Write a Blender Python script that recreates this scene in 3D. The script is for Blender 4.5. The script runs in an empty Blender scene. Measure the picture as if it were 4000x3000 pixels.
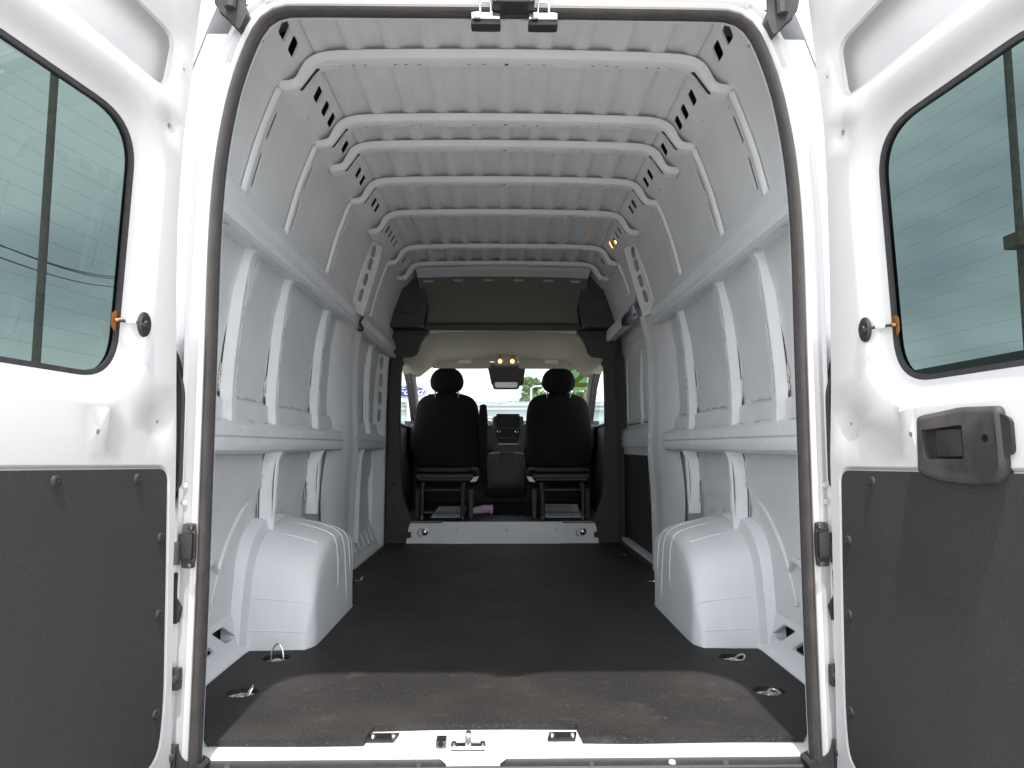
import bpy, bmesh, math, random
from mathutils import Vector, Matrix
from mathutils.geometry import delaunay_2d_cdt
from math import sin, cos, tan, pi, radians, atan, sqrt, atan2
random.seed(7)
SC = bpy.context.scene
COL = SC.collection

# ------------------------------------------------------------------ camera
F, VX, VY = 2650.0, 1955.0, 1745.0
CAM = Vector((-.018, -1.644, .7165))
yaw = atan((2000 - VX) / F)
pitch = atan((VY - 1500) / F * cos(yaw))
cd = bpy.data.cameras.new('camera'); cam = bpy.data.objects.new('camera', cd); COL.objects.link(cam)
cd.sensor_width = 36; cd.lens = 36 * F / 4000; cd.clip_start = .02; cd.clip_end = 3000
cam.location = CAM
cam.rotation_euler = (pi / 2 + pitch, 0, -yaw)
SC.camera = cam

# ------------------------------------------------------------------ world, sun, exposure
SUN_EL = radians(71.5)
W = bpy.data.worlds.new("World"); SC.world = W; W.use_nodes = True
nt = W.node_tree; nt.nodes.clear()
def nd(nt, t, **k):
    n = nt.nodes.new(t)
    for a, b in k.items(): setattr(n, a, b)
    return n
sky = nd(nt, 'ShaderNodeTexSky', sky_type='NISHITA', sun_disc=False, sun_elevation=SUN_EL, sun_rotation=pi,
         altitude=200, air_density=1.0, dust_density=2.0, ozone_density=1.0)
tc = nd(nt, 'ShaderNodeTexCoord'); mp = nd(nt, 'ShaderNodeMapping'); mp.inputs['Scale'].default_value = (1, 1, 2.2)
nz = nd(nt, 'ShaderNodeTexNoise'); nz.inputs['Scale'].default_value = 2.6; nz.inputs['Detail'].default_value = 3
nz.inputs['Roughness'].default_value = .5
rp = nd(nt, 'ShaderNodeValToRGB'); rp.color_ramp.elements[0].position = .12; rp.color_ramp.elements[1].position = .60
mx = nd(nt, 'ShaderNodeMix', data_type='RGBA'); mx.inputs[7].default_value = (18.5, 19.0, 19.4, 1)
bg = nd(nt, 'ShaderNodeBackground'); bg.inputs['Strength'].default_value = .125
ow = nd(nt, 'ShaderNodeOutputWorld')
L = nt.links
L.new(tc.outputs['Generated'], mp.inputs[0]); L.new(mp.outputs[0], nz.inputs['Vector']); L.new(nz.outputs[0], rp.inputs[0])
ml = nd(nt, 'ShaderNodeMath', operation='MULTIPLY'); ml.inputs[1].default_value = .92
L.new(rp.outputs[0], ml.inputs[0]); L.new(ml.outputs[0], mx.inputs[0]); L.new(sky.outputs[0], mx.inputs[6])
L.new(mx.outputs[2], bg.inputs[0]); L.new(bg.outputs[0], ow.inputs[0])

sd = bpy.data.lights.new('sun', 'SUN'); sun = bpy.data.objects.new('sun', sd); COL.objects.link(sun)
sd.energy = 3.6; sd.angle = radians(1.2); sd.color = (1, .955, .90)
sun.rotation_euler = (pi / 2 - SUN_EL, 0, 0)
sun.rotation_euler = Vector((0.0, cos(SUN_EL), -sin(SUN_EL))).to_track_quat('-Z', 'Y').to_euler()
sun.location = (0, -10, 20)
SC.view_settings.view_transform = 'Standard'; SC.view_settings.look = 'None'
SC.view_settings.exposure = .72; SC.view_settings.gamma = 1
SC.render.engine = 'CYCLES'
SC.cycles.max_bounces = 12; SC.cycles.diffuse_bounces = 7; SC.cycles.glossy_bounces = 4
SC.cycles.transparent_max_bounces = 12; SC.cycles.caustics_reflective = False; SC.cycles.caustics_refractive = False
SC.cycles.use_denoising = True

# ------------------------------------------------------------------ materials
def mat(name, col, rough=.5, metal=0, noise=0, nscale=40, bump=0, bscale=200, spec=.5, col2=None, speck=None, coat=0, emit=None, es=0):
    m = bpy.data.materials.new(name); m.use_nodes = True; nt = m.node_tree; b = nt.nodes['Principled BSDF']
    c = tuple(col) + (1,)
    b.inputs['Base Color'].default_value = c; b.inputs['Roughness'].default_value = rough
    b.inputs['Metallic'].default_value = metal; b.inputs['Specular IOR Level'].default_value = spec
    if coat: b.inputs['Coat Weight'].default_value = coat; b.inputs['Coat Roughness'].default_value = .12
    t = nd(nt, 'ShaderNodeTexCoord')
    last = None
    if noise or col2:
        n = nd(nt, 'ShaderNodeTexNoise'); n.inputs['Scale'].default_value = nscale; n.inputs['Detail'].default_value = 6
        nt.links.new(t.outputs['Object'], n.inputs['Vector'])
        r = nd(nt, 'ShaderNodeValToRGB')
        if col2:
            r.color_ramp.elements[0].color = c; r.color_ramp.elements[1].color = tuple(col2) + (1,)
            r.color_ramp.elements[0].position = .42; r.color_ramp.elements[1].position = .72
        else:
            r.color_ramp.elements[0].color = tuple(v * (1 - noise) for v in col) + (1,)
            r.color_ramp.elements[1].color = tuple(min(1, v * (1 + noise)) for v in col) + (1,)
            r.color_ramp.elements[0].position = .3; r.color_ramp.elements[1].position = .7
        nt.links.new(n.outputs[0], r.inputs[0]); last = r.outputs[0]
        rr = nd(nt, 'ShaderNodeMapRange'); rr.inputs[3].default_value = rough - .06; rr.inputs[4].default_value = rough + .08
        nt.links.new(n.outputs[0], rr.inputs[0]); nt.links.new(rr.outputs[0], b.inputs['Roughness'])
    if speck:
        sc_, thr, sc_col = speck
        n2 = nd(nt, 'ShaderNodeTexNoise'); n2.inputs['Scale'].default_value = sc_; n2.inputs['Detail'].default_value = 2
        nt.links.new(t.outputs['Object'], n2.inputs['Vector'])
        r2 = nd(nt, 'ShaderNodeValToRGB'); r2.color_ramp.elements[0].position = thr; r2.color_ramp.elements[1].position = thr + .08
        nt.links.new(n2.outputs[0], r2.inputs[0])
        m2 = nd(nt, 'ShaderNodeMix', data_type='RGBA'); m2.inputs[7].default_value = tuple(sc_col) + (1,)
        nt.links.new(r2.outputs[0], m2.inputs[0])
        if last: nt.links.new(last, m2.inputs[6])
        else: m2.inputs[6].default_value = c
        last = m2.outputs[2]
    if last: nt.links.new(last, b.inputs['Base Color'])
    if bump:
        n3 = nd(nt, 'ShaderNodeTexNoise'); n3.inputs['Scale'].default_value = bscale; n3.inputs['Detail'].default_value = 3
        nt.links.new(t.outputs['Object'], n3.inputs['Vector'])
        bb = nd(nt, 'ShaderNodeBump'); bb.inputs['Strength'].default_value = bump; bb.inputs['Distance'].default_value = .002
        nt.links.new(n3.outputs[0], bb.inputs['Height']); nt.links.new(bb.outputs[0], b.inputs['Normal'])
    if emit:
        b.inputs['Emission Color'].default_value = tuple(emit) + (1,); b.inputs['Emission Strength'].default_value = es
    return m
def glass(name, tint, refl=.9, rough=.0):
    m = bpy.data.materials.new(name); m.use_nodes = True; nt = m.node_tree; nt.nodes.clear()
    o = nd(nt, 'ShaderNodeOutputMaterial'); tr = nd(nt, 'ShaderNodeBsdfTransparent'); tr.inputs[0].default_value = tuple(tint) + (1,)
    g = nd(nt, 'ShaderNodeBsdfGlossy'); g.inputs['Roughness'].default_value = rough
    fr = nd(nt, 'ShaderNodeFresnel'); fr.inputs[0].default_value = 1.45
    mu = nd(nt, 'ShaderNodeMath', operation='MULTIPLY'); mu.inputs[1].default_value = refl
    mm = nd(nt, 'ShaderNodeMixShader')
    nt.links.new(fr.outputs[0], mu.inputs[0]); nt.links.new(mu.outputs[0], mm.inputs[0])
    nt.links.new(tr.outputs[0], mm.inputs[1]); nt.links.new(g.outputs[0], mm.inputs[2]); nt.links.new(mm.outputs[0], o.inputs[0])
    return m
WHITE = mat('white_paint', (.72, .72, .72), .32, noise=.02, nscale=5, bump=.03, bscale=350, coat=.3)
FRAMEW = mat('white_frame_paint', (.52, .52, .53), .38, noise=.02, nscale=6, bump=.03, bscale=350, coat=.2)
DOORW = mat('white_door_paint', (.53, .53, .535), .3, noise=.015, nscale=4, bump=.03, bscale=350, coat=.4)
BODY = mat('interior_white_paint', (.735, .75, .775), .5, noise=.035, nscale=7, bump=.06, bscale=300, coat=.05)
BODY2 = mat('interior_overspray', (.72, .74, .765), .5, noise=.05, nscale=5, bump=.06, bscale=300)
OUTER = mat('shade_dark_primer', (.065, .065, .068), .7, noise=.1, nscale=8)  # primer grey, darkened so cavities behind holes look shaded
RUB = mat('black_rubber', (.035, .033, .036), .62, noise=.25, nscale=60, bump=.15, bscale=500, spec=.35)
SEAL = mat('grey_rubber_seal', (.058, .051, .048), .5, noise=.25, nscale=14, bump=.2, bscale=260, speck=(95, .74, (.35, .33, .3)))
PANEL = mat('black_fibre_panel', (.0215, .0205, .0205), .72, noise=.12, nscale=6, bump=.9, bscale=900, spec=.45, speck=(520, .60, (.055, .052, .050)))
PLAS = mat('black_plastic', (.022, .021, .021), .5, noise=.2, nscale=30, bump=.3, bscale=700)
PLASD = mat('dusty_black_plastic', (.024, .022, .022), .6, bump=.3, bscale=700, nscale=9, col2=(.085, .078, .075))
TRIM = mat('dark_grey_trim', (.042, .039, .037), .65, noise=.1, nscale=30, bump=.5, bscale=900)
CHROME = mat('bright_zinc', (.75, .74, .70), .22, metal=1, noise=.1, nscale=60)
STEEL = mat('steel_tube', (.18, .18, .18), .35, metal=1, noise=.2, nscale=40)
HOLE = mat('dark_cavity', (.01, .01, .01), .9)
FAB = mat('black_seat_fabric', (.012, .012, .013), .9, noise=.3, nscale=120, bump=.8, bscale=700, spec=.2)
BEIGE = mat('beige_headliner', (.36, .34, .295), .9, noise=.06, nscale=80, bump=.3, bscale=600, spec=.1)
BEIGED = mat('grey_beige_shelf_liner', (.18, .17, .15), .95, noise=.12, nscale=160, bump=.7, bscale=500, spec=.1)
DASH = mat('dark_dashboard', (.035, .037, .042), .55, noise=.2, nscale=30, bump=.3, bscale=600)
SCREEN = mat('black_screen', (.006, .006, .007), .45, spec=.15)
SEALANT = mat('beige_sealant', (.62, .57, .50), .6, noise=.1, nscale=90, bump=.5, bscale=200)
PAPER = mat('white_paper', (.72, .74, .76), .8, noise=.04, nscale=30)
INK = mat('black_ink', (.03, .03, .03), .8)
PINK = mat('pink_cloth', (.55, .36, .52), .85, noise=.1, nscale=50)
LABELW = mat('white_label', (.62, .62, .60), .7)
AMBER = mat('amber_lamp', (1, .45, .08), .3, emit=(1, .40, .06), es=14)
AMBERC = mat('amber_map_lamp', (1, .6, .3), .3, emit=(1, .45, .15), es=2.2)
REDL = mat('red_lens', (.25, .01, .015), .2, coat=.5)
COPPER = mat('copper_contact', (.42, .18, .06), .35, metal=.6)
BLUE = mat('blue_sign', (.01, .05, .30), .4)
BLUEC = mat('blue_clip', (.02, .12, .5), .5)
SIGNW = mat('white_sign', (.8, .8, .8), .4)
TINT = glass('tinted_privacy_glass', (.092, .124, .118), .10)
CLEAR = glass('clear_windscreen', (.95, .98, .965), .25)
GREEND = glass('green_decal_film', (.10, .20, .10), .1)
LIME = mat('lime_decal', (.30, .42, .03), .6, emit=None)
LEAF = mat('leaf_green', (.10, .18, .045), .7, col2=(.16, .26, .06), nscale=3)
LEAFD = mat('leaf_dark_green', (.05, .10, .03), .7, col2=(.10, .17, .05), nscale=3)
BARK = mat('bark', (.10, .08, .06), .9, noise=.3, nscale=20)
POLE = mat('weathered_pole', (.15, .135, .12), .85, noise=.3, nscale=12)
GALV = mat('galvanised_pole', (.50, .52, .50), .5, metal=.3)
ASPH = mat('pale_concrete_paving', (.44, .425, .40), .9, noise=.15, nscale=3, bump=.5, bscale=60)
BWALL = mat('white_building_wall', (.75, .75, .74), .8, noise=.04, nscale=1)
BTAN = mat('tan_building_wall', (.36, .35, .28), .85, noise=.05, nscale=1)
BGREY = mat('blue_grey_wall', (.30, .36, .38), .7, noise=.05, nscale=1)
BDARK = mat('dark_ribbed_metal', (.06, .065, .062), .5, noise=.1, nscale=2)

def floor_mat_material():
    m = mat('rubber_floor_mat', (.021, .020, .020), .66, spec=.4)
    nt = m.node_tree; b = nt.nodes['Principled BSDF']; t = nd(nt, 'ShaderNodeTexCoord')
    def noise(sc, det, vec=(1, 1, 1)):
        mp = nd(nt, 'ShaderNodeMapping'); mp.inputs['Scale'].default_value = vec
        n = nd(nt, 'ShaderNodeTexNoise'); n.inputs['Scale'].default_value = sc; n.inputs['Detail'].default_value = det
        nt.links.new(t.outputs['Object'], mp.inputs[0]); nt.links.new(mp.outputs[0], n.inputs['Vector']); return n.outputs[0]
    def ramp(src, a, b2):
        r = nd(nt, 'ShaderNodeMapRange'); r.inputs[1].default_value = a; r.inputs[2].default_value = b2
        nt.links.new(src, r.inputs[0]); return r.outputs[0]
    def mixc(f, a, c2):
        x = nd(nt, 'ShaderNodeMix', data_type='RGBA'); nt.links.new(f, x.inputs[0]); nt.links.new(a, x.inputs[6])
        x.inputs[7].default_value = tuple(c2) + (1,); return x.outputs[2]
    base = nd(nt, 'ShaderNodeRGB'); base.outputs[0].default_value = (.011, .0105, .0105, 1)
    dust = ramp(noise(3.2, 8), .42, .80)
    c = mixc(dust, base.outputs[0], (.034, .030, .028))
    c = mixc(ramp(noise(9, 8, (1, 1.6, 1)), .60, .84), c, (.066, .057, .050))
    c = mixc(ramp(noise(210, 2, (1.6, .7, 1)), .56, .68), c, (.062, .056, .053))
    c = mixc(ramp(noise(120, 2), .73, .77), c, (.22, .20, .18))
    nt.links.new(c, b.inputs['Base Color'])
    bb = nd(nt, 'ShaderNodeBump'); bb.inputs['Strength'].default_value = .7; bb.inputs['Distance'].default_value = .002
    nt.links.new(noise(210, 3, (1.6, .7, 1)), bb.inputs['Height']); nt.links.new(bb.outputs[0], b.inputs['Normal'])
    return m
MAT = floor_mat_material()

# ------------------------------------------------------------------ mesh helpers
class MB:
    def __init__(s): s.v = []; s.f = []
    def add(s, vs, fs):
        o = len(s.v); s.v += [tuple(v) for v in vs]; s.f += [tuple(i + o for i in f) for f in fs]; return s
    def box(s, x0, x1, y0, y1, z0, z1, M=None):
        vs = [(x, y, z) for z in (z0, z1) for y in (y0, y1) for x in (x0, x1)]
        if M: vs = [M @ Vector(v) for v in vs]
        return s.add(vs, [(0, 2, 3, 1), (4, 5, 7, 6), (0, 1, 5, 4), (2, 6, 7, 3), (0, 4, 6, 2), (1, 3, 7, 5)])
    def grid(s, P):
        n, m = len(P), len(P[0])
        return s.add([p for r in P for p in r], [(i * m + j, i * m + j + 1, (i + 1) * m + j + 1, (i + 1) * m + j) for i in range(n - 1) for j in range(m - 1)])
    def tube(s, pts, r, n=8, cap=True):
        pts = [Vector(p) for p in pts]; rr = r if isinstance(r, (list, tuple)) else [r] * len(pts)
        rings = []; up = None
        for i, p in enumerate(pts):
            d = (pts[min(i + 1, len(pts) - 1)] - pts[max(i - 1, 0)]).normalized()
            if up is None: up = Vector((0, 0, 1)) if abs(d.z) < .9 else Vector((1, 0, 0))
            a = d.cross(up)
            if a.length < 1e-4: a = d.cross(Vector((.3, 1, .2)))
            a.normalize(); b = a.cross(d).normalized(); up = b
            rings.append([p + a * cos(2 * pi * k / n) * rr[i] + b * sin(2 * pi * k / n) * rr[i] for k in range(n)])
        o = len(s.v)
        s.v += [tuple(v) for r_ in rings for v in r_]
        for i in range(len(rings) - 1):
            for k in range(n): s.f.append((o + i * n + k, o + i * n + (k + 1) % n, o + (i + 1) * n + (k + 1) % n, o + (i + 1) * n + k))
        if cap: s.f.append(tuple(o + k for k in range(n))); s.f.append(tuple(o + (len(rings) - 1) * n + k for k in range(n - 1, -1, -1)))
        return s
    def prism(s, pts, d):      # polygon (3d pts) extruded by vector d
        d = Vector(d); n = len(pts)
        vs = [Vector(p) for p in pts] + [Vector(p) + d for p in pts]
        return s.add(vs, [tuple(range(n)), tuple(range(2 * n - 1, n - 1, -1))] + [(i, (i + 1) % n, n + (i + 1) % n, n + i) for i in range(n)])
    def lathe(s, prof, M, n=20):   # prof (r,h) about local z
        o = len(s.v)
        for (r, h) in prof:
            for k in range(n): s.v.append(tuple(M @ Vector((r * cos(2 * pi * k / n), r * sin(2 * pi * k / n), h))))
        for i in range(len(prof) - 1):
            for k in range(n): s.f.append((o + i * n + k, o + i * n + (k + 1) % n, o + (i + 1) * n + (k + 1) % n, o + (i + 1) * n + k))
        return s
    def rbox(s, c, size, r, n=6, fn=None):
        c = Vector(c); h = Vector(size) / 2
        for ax in range(3):
            for sg in (-1, 1):
                P = []
                for i in range(n + 1):
                    row = []
                    for j in range(n + 1):
                        u = [0, 0, 0]; u[ax] = sg; u[(ax + 1) % 3] = -1 + 2 * i / n; u[(ax + 2) % 3] = (-1 + 2 * j / n)
                        q = Vector([u[k] * h[k] for k in range(3)])
                        inner = Vector([max(-h[k] + r, min(h[k] - r, q[k])) for k in range(3)])
                        d = q - inner
                        if d.length > 1e-6: q = inner + d.normalized() * r
                        if fn: q = fn(q)
                        row.append(c + q)
                    P.append(row)
                s.grid(P)
        return s
def link(name, me, m, parent=None, smooth=40, label=None, loc=None):
    o = bpy.data.objects.new(name, me); COL.objects.link(o)
    if m and not me.materials: me.materials.append(m)
    if smooth and me.polygons:
        me.polygons.foreach_set('use_smooth', [True] * len(me.polygons))
        me.set_sharp_from_angle(angle=radians(smooth))
    if parent:
        o.parent = parent
        if parent.type == 'EMPTY': o.matrix_parent_inverse = Matrix.Translation(-Vector(parent.location))
    if loc: o.location = loc
    if label: o['label'] = label
    return o
def build(mb, name, m, parent=None, smooth=40, label=None, weld=False, bevel=0):
    me = bpy.data.meshes.new(name); me.from_pydata(mb.v, [], mb.f); me.update()
    bm = bmesh.new(); bm.from_mesh(me)
    if weld: bmesh.ops.remove_doubles(bm, verts=bm.verts, dist=1e-5)
    if bevel:
        bmesh.ops.remove_doubles(bm, verts=bm.verts, dist=1e-5)
        es = [e for e in bm.edges if len(e.link_faces) == 2 and e.calc_face_angle(0) > radians(30)]
        bmesh.ops.bevel(bm, geom=es, offset=bevel, segments=2, profile=.6, affect='EDGES', clamp_overlap=True)
    bmesh.ops.recalc_face_normals(bm, faces=bm.faces)
    bm.to_mesh(me); bm.free()
    return link(name, me, m, parent, smooth, label)
def thing(name, label, cat, loc=(0, 0, 0), group=None):
    o = bpy.data.objects.new(name, None); COL.objects.link(o); o.location = loc
    o['label'] = label; o['category'] = cat
    if group: o['group'] = group
    return o
def tag(o, label, cat, group=None):
    o['label'] = label; o['category'] = cat
    if group: o['group'] = group
    return o
def struct(o): o['kind'] = 'structure'; return o

def inpoly(x, y, P):
    c = False; j = len(P) - 1
    for i in range(len(P)):
        xi, yi = P[i]; xj, yj = P[j]
        if (yi > y) != (yj > y) and x < (xj - xi) * (y - yi) / (yj - yi) + xi: c = not c
        j = i
    return c
def pdist(x, y, P):
    b = 1e9
    for i in range(len(P)):
        x0, y0 = P[i - 1]; x1, y1 = P[i]
        dx, dy = x1 - x0, y1 - y0; l = dx * dx + dy * dy
        t = 0 if l == 0 else max(0, min(1, ((x - x0) * dx + (y - y0) * dy) / l))
        d = (x0 + t * dx - x) ** 2 + (y0 + t * dy - y) ** 2
        if d < b: b = d
    return sqrt(b)
def bbox(P): return min(p[0] for p in P), max(p[0] for p in P), min(p[1] for p in P), max(p[1] for p in P)
def rect(cx, cy, w, h, sk=0): return [(cx - w / 2 - sk, cy - h / 2), (cx + w / 2 - sk, cy - h / 2), (cx + w / 2 + sk, cy + h / 2), (cx - w / 2 + sk, cy + h / 2)]
def ell(cx, cy, a, b, n=12): return [(cx + a * cos(2 * pi * k / n), cy + b * sin(2 * pi * k / n)) for k in range(n)]
def slot(x0, y0, x1, y1, r, n=4):
    a = atan2(y1 - y0, x1 - x0)
    return [(x1 + r * cos(a - pi / 2 + pi * k / n), y1 + r * sin(a - pi / 2 + pi * k / n)) for k in range(n + 1)] + \
           [(x0 + r * cos(a + pi / 2 + pi * k / n), y0 + r * sin(a + pi / 2 + pi * k / n)) for k in range(n + 1)]
def rpoly(P, R, n=5):   # round the corners of a polygon; R scalar or list
    out = []; N = len(P)
    for i in range(N):
        p = Vector(P[i]); a = Vector(P[i - 1]) - p; b = Vector(P[(i + 1) % N]) - p
        r = R[i] if isinstance(R, (list, tuple)) else R
        r = min(r, a.length * .45, b.length * .45)
        if r < 1e-5: out.append(tuple(p)); continue
        A = p + a.normalized() * r; B = p + b.normalized() * r
        for k in range(n + 1):
            t = k / n; out.append(tuple(A * (1 - t) ** 2 + p * 2 * t * (1 - t) + B * t * t))
    return out
def offs(P, d):   # offset polygon outward by d (ccw or cw), keeps vertex count
    A = sum(P[i - 1][0] * P[i][1] - P[i][0] * P[i - 1][1] for i in range(len(P)))
    sg = 1 if A > 0 else -1; out = []
    for i in range(len(P)):
        a = Vector(P[i - 1]); b = Vector(P[(i + 1) % len(P)]); t = (b - a).normalized()
        out.append((P[i][0] + t.y * d * sg, P[i][1] - t.x * d * sg))
    return out
def resample(P, st, closed=True):
    out = []; n = len(P)
    for i in range(n if closed else n - 1):
        a = Vector(P[i]); b = Vector(P[(i + 1) % n]); k = max(1, int((b - a).length / st + .5))
        for j in range(k): out.append(tuple(a.lerp(b, j / k)))
    if not closed: out.append(tuple(P[-1]))
    return out
def sheet(name, outline, holes, M, gs, gv, m, parent, loops=(), disp=None, rim=.007, smooth=35, label=None, omin=True, thick=0):
    st = max(gs, gv)
    pts = []; edges = []; hol = []
    def addl(P, closed=True):
        o = len(pts); pts.extend(Vector((p[0], p[1])) for p in P)
        k = len(P)
        for i in range(k if closed else k - 1): edges.append((o + i, o + (i + 1) % k))
        return list(range(o, o + k))
    OL = resample(outline, min(gs, gv) if omin else st)
    addl(OL)
    HB = [bbox(h) for h in holes]
    for h in holes: hol.append(addl(h))
    for l, cl in loops: addl(resample(l, st, cl), cl)
    cell = min(gs, gv) * .55; H = {}
    for p in pts: H.setdefault((int(p.x // cell), int(p.y // cell)), []).append(p)
    x0, x1, y0, y1 = bbox(outline)
    nx = max(2, int((x1 - x0) / gs)); ny = max(2, int((y1 - y0) / gv))
    for i in range(1, nx):
        for j in range(1, ny):
            x = x0 + (x1 - x0) * i / nx; y = y0 + (y1 - y0) * j / ny
            cx, cy = int(x // cell), int(y // cell)
            if any(H.get((cx + a, cy + b)) for a in (-1, 0, 1) for b in (-1, 0, 1)): continue
            if not inpoly(x, y, outline): continue
            bad = False
            for h, bb in zip(holes, HB):
                if bb[0] <= x <= bb[1] and bb[2] <= y <= bb[3] and inpoly(x, y, h): bad = True; break
            if not bad: pts.append(Vector((x, y)))
    vs, es, fs, ov, oe, of = delaunay_2d_cdt(pts, edges, [], 0, 1e-7)
    keep = []
    for f in fs:
        cx = sum(vs[i].x for i in f) / 3; cy = sum(vs[i].y for i in f) / 3
        if not inpoly(cx, cy, OL): continue
        bad = False
        for h, bb in zip(holes, HB):
            if bb[0] <= cx <= bb[1] and bb[2] <= cy <= bb[3] and inpoly(cx, cy, h): bad = True; break
        if not bad: keep.append(tuple(f))
    mapi = {}
    for k, l in enumerate(ov):
        for i in l: mapi[i] = k
    D = [disp(v.x, v.y) if disp else 0 for v in vs]
    mb = MB(); mb.v = [tuple(M(v.x, v.y, d)) for v, d in zip(vs, D)]; mb.f = keep
    if rim:
        for hl in hol:
            ii = [mapi[i] for i in hl if i in mapi]
            o = len(mb.v)
            mb.v += [tuple(M(vs[i].x, vs[i].y, D[i] + rim)) for i in ii]
            k = len(ii)
            mb.f += [(ii[a], ii[(a + 1) % k], o + (a + 1) % k, o + a) for a in range(k)]
    if thick:
        ii = [mapi[i] for i in range(len(OL)) if i in mapi]; o = len(mb.v); k = len(ii)
        mb.v += [tuple(M(vs[i].x, vs[i].y, D[i] + thick)) for i in ii]
        mb.f += [(ii[a], ii[(a + 1) % k], o + (a + 1) % k, o + a) for a in range(k)]
    me = bpy.data.meshes.new(name); me.from_pydata(mb.v, [], mb.f); me.update()
    used = None
    bm = bmesh.new(); bm.from_mesh(me)
    loose = [v for v in bm.verts if not v.link_faces]; bmesh.ops.delete(bm, geom=loose, context='VERTS')
    bm.to_mesh(me); bm.free()
    return link(name, me, m, parent, smooth, label)
class Path:
    def __init__(s, pts, chaikin=0):
        P = [Vector(p) for p in pts]
        for _ in range(chaikin):
            Q = [P[0]]
            for i in range(len(P) - 1): Q += [P[i].lerp(P[i + 1], .25), P[i].lerp(P[i + 1], .75)]
            P = Q + [P[-1]]
        s.p = P; s.d = [0]
        for i in range(1, len(P)): s.d.append(s.d[-1] + (P[i] - P[i - 1]).length)
        s.L = s.d[-1]
    def at(s, t):
        t = max(0, min(s.L, t)); i = 1
        lo, hi = 1, len(s.d) - 1
        while lo < hi:
            mid = (lo + hi) // 2
            if s.d[mid] < t: lo = mid + 1
            else: hi = mid
        i = lo
        a = (t - s.d[i - 1]) / max(1e-9, s.d[i] - s.d[i - 1])
        return s.p[i - 1].lerp(s.p[i], a)
    def nrm(s, t, e=.004):
        d = (s.at(t + e) - s.at(t - e)).normalized(); return Vector((d.y, -d.x))
    def s_of(s, k, val):  # arclength where coordinate k crosses val
        for i in range(1, len(s.p)):
            a, b = s.p[i - 1][k], s.p[i][k]
            if (a - val) * (b - val) <= 0 and a != b: return s.d[i - 1] + (val - a) / (b - a) * (s.d[i] - s.d[i - 1])
        return None

# pixel of the photograph -> point on a plane (used to measure positions only)
_f = Vector((sin(yaw) * cos(pitch), cos(yaw) * cos(pitch), sin(pitch))); _r = Vector((cos(yaw), -sin(yaw), 0)); _u = _r.cross(_f)
def ray(px, py): return _f * F + _r * (px - 2000) + _u * (1500 - py)
def at(px, py, **k):
    a = list(k)[0]; i = 'XYZ'.index(a); d = ray(px, py); t = (k[a] - CAM[i]) / d[i]; return CAM + d * t

GZ = -.72
van = thing('cargo_van', 'white high-roof cargo van seen through its open rear doors', 'van', (0, 1.8, GZ))

# ------------------------------------------------------------------ outer shell
OUTP = [(.985, -.42), (1.0, 0), (1.005, .55), (.985, 1.15), (.945, 1.6), (.905, 1.88), (.86, 1.99), (.78, 2.05), (.60, 2.085), (.30, 2.10), (0, 2.105)]
def outer():
    mb = MB(); half = Path(OUTP, 1).p
    full = [(-p.x, p.y) for p in half] + [(p.x, p.y) for p in reversed(half[:-1])]
    ys = [.45, .5, 1.5, 2.5, 3.60]
    mb.grid([[(x, y, z) for x, z in full] for y in ys])
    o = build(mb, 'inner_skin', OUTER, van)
    ex = Path([(x + .012 if z < 2 else x + .004, z + (.010 if z > 1.9 else 0)) for x, z in OUTP], 1).p
    full = [(-p.x, p.y) for p in ex] + [(p.x, p.y) for p in reversed(ex[:-1])]
    return build(MB().grid([[(x, y, z) for x, z in full] for y in ys]), 'outer_body', WHITE, van)
outer()
# underbody under the cargo floor
build(MB().box(-.98, .98, .10, 3.54, -.10, -.03), 'cargo_floor', WHITE, van)

# ------------------------------------------------------------------ roof
def roof():
    xs = []; n = 10; pitch_ = .1235
    X0 = -.625
    seq = [(-.625, 0)]
    for k in range(n):
        c = (k - (n - 1) / 2) * pitch_
        w = .026
        seq += [(c - w - .018, 0), (c - w - .010, .5), (c - w, 1), (c + w, 1), (c + w + .010, .5), (c + w + .018, 0)]
    seq += [(.625, 0)]
    P = []
    for y in [.03, .3, .6, .9, 1.2, 1.5, 1.9, 2.3, 2.7, 3.05, 3.3]:
        P.append([(x, y, 2.013 - .016 * (x / .6) ** 2 + (.016 * r)) for x, r in seq])
    return build(MB().grid(P), 'roof_panel', BODY, van, smooth=60)
ROOF = roof()

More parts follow.
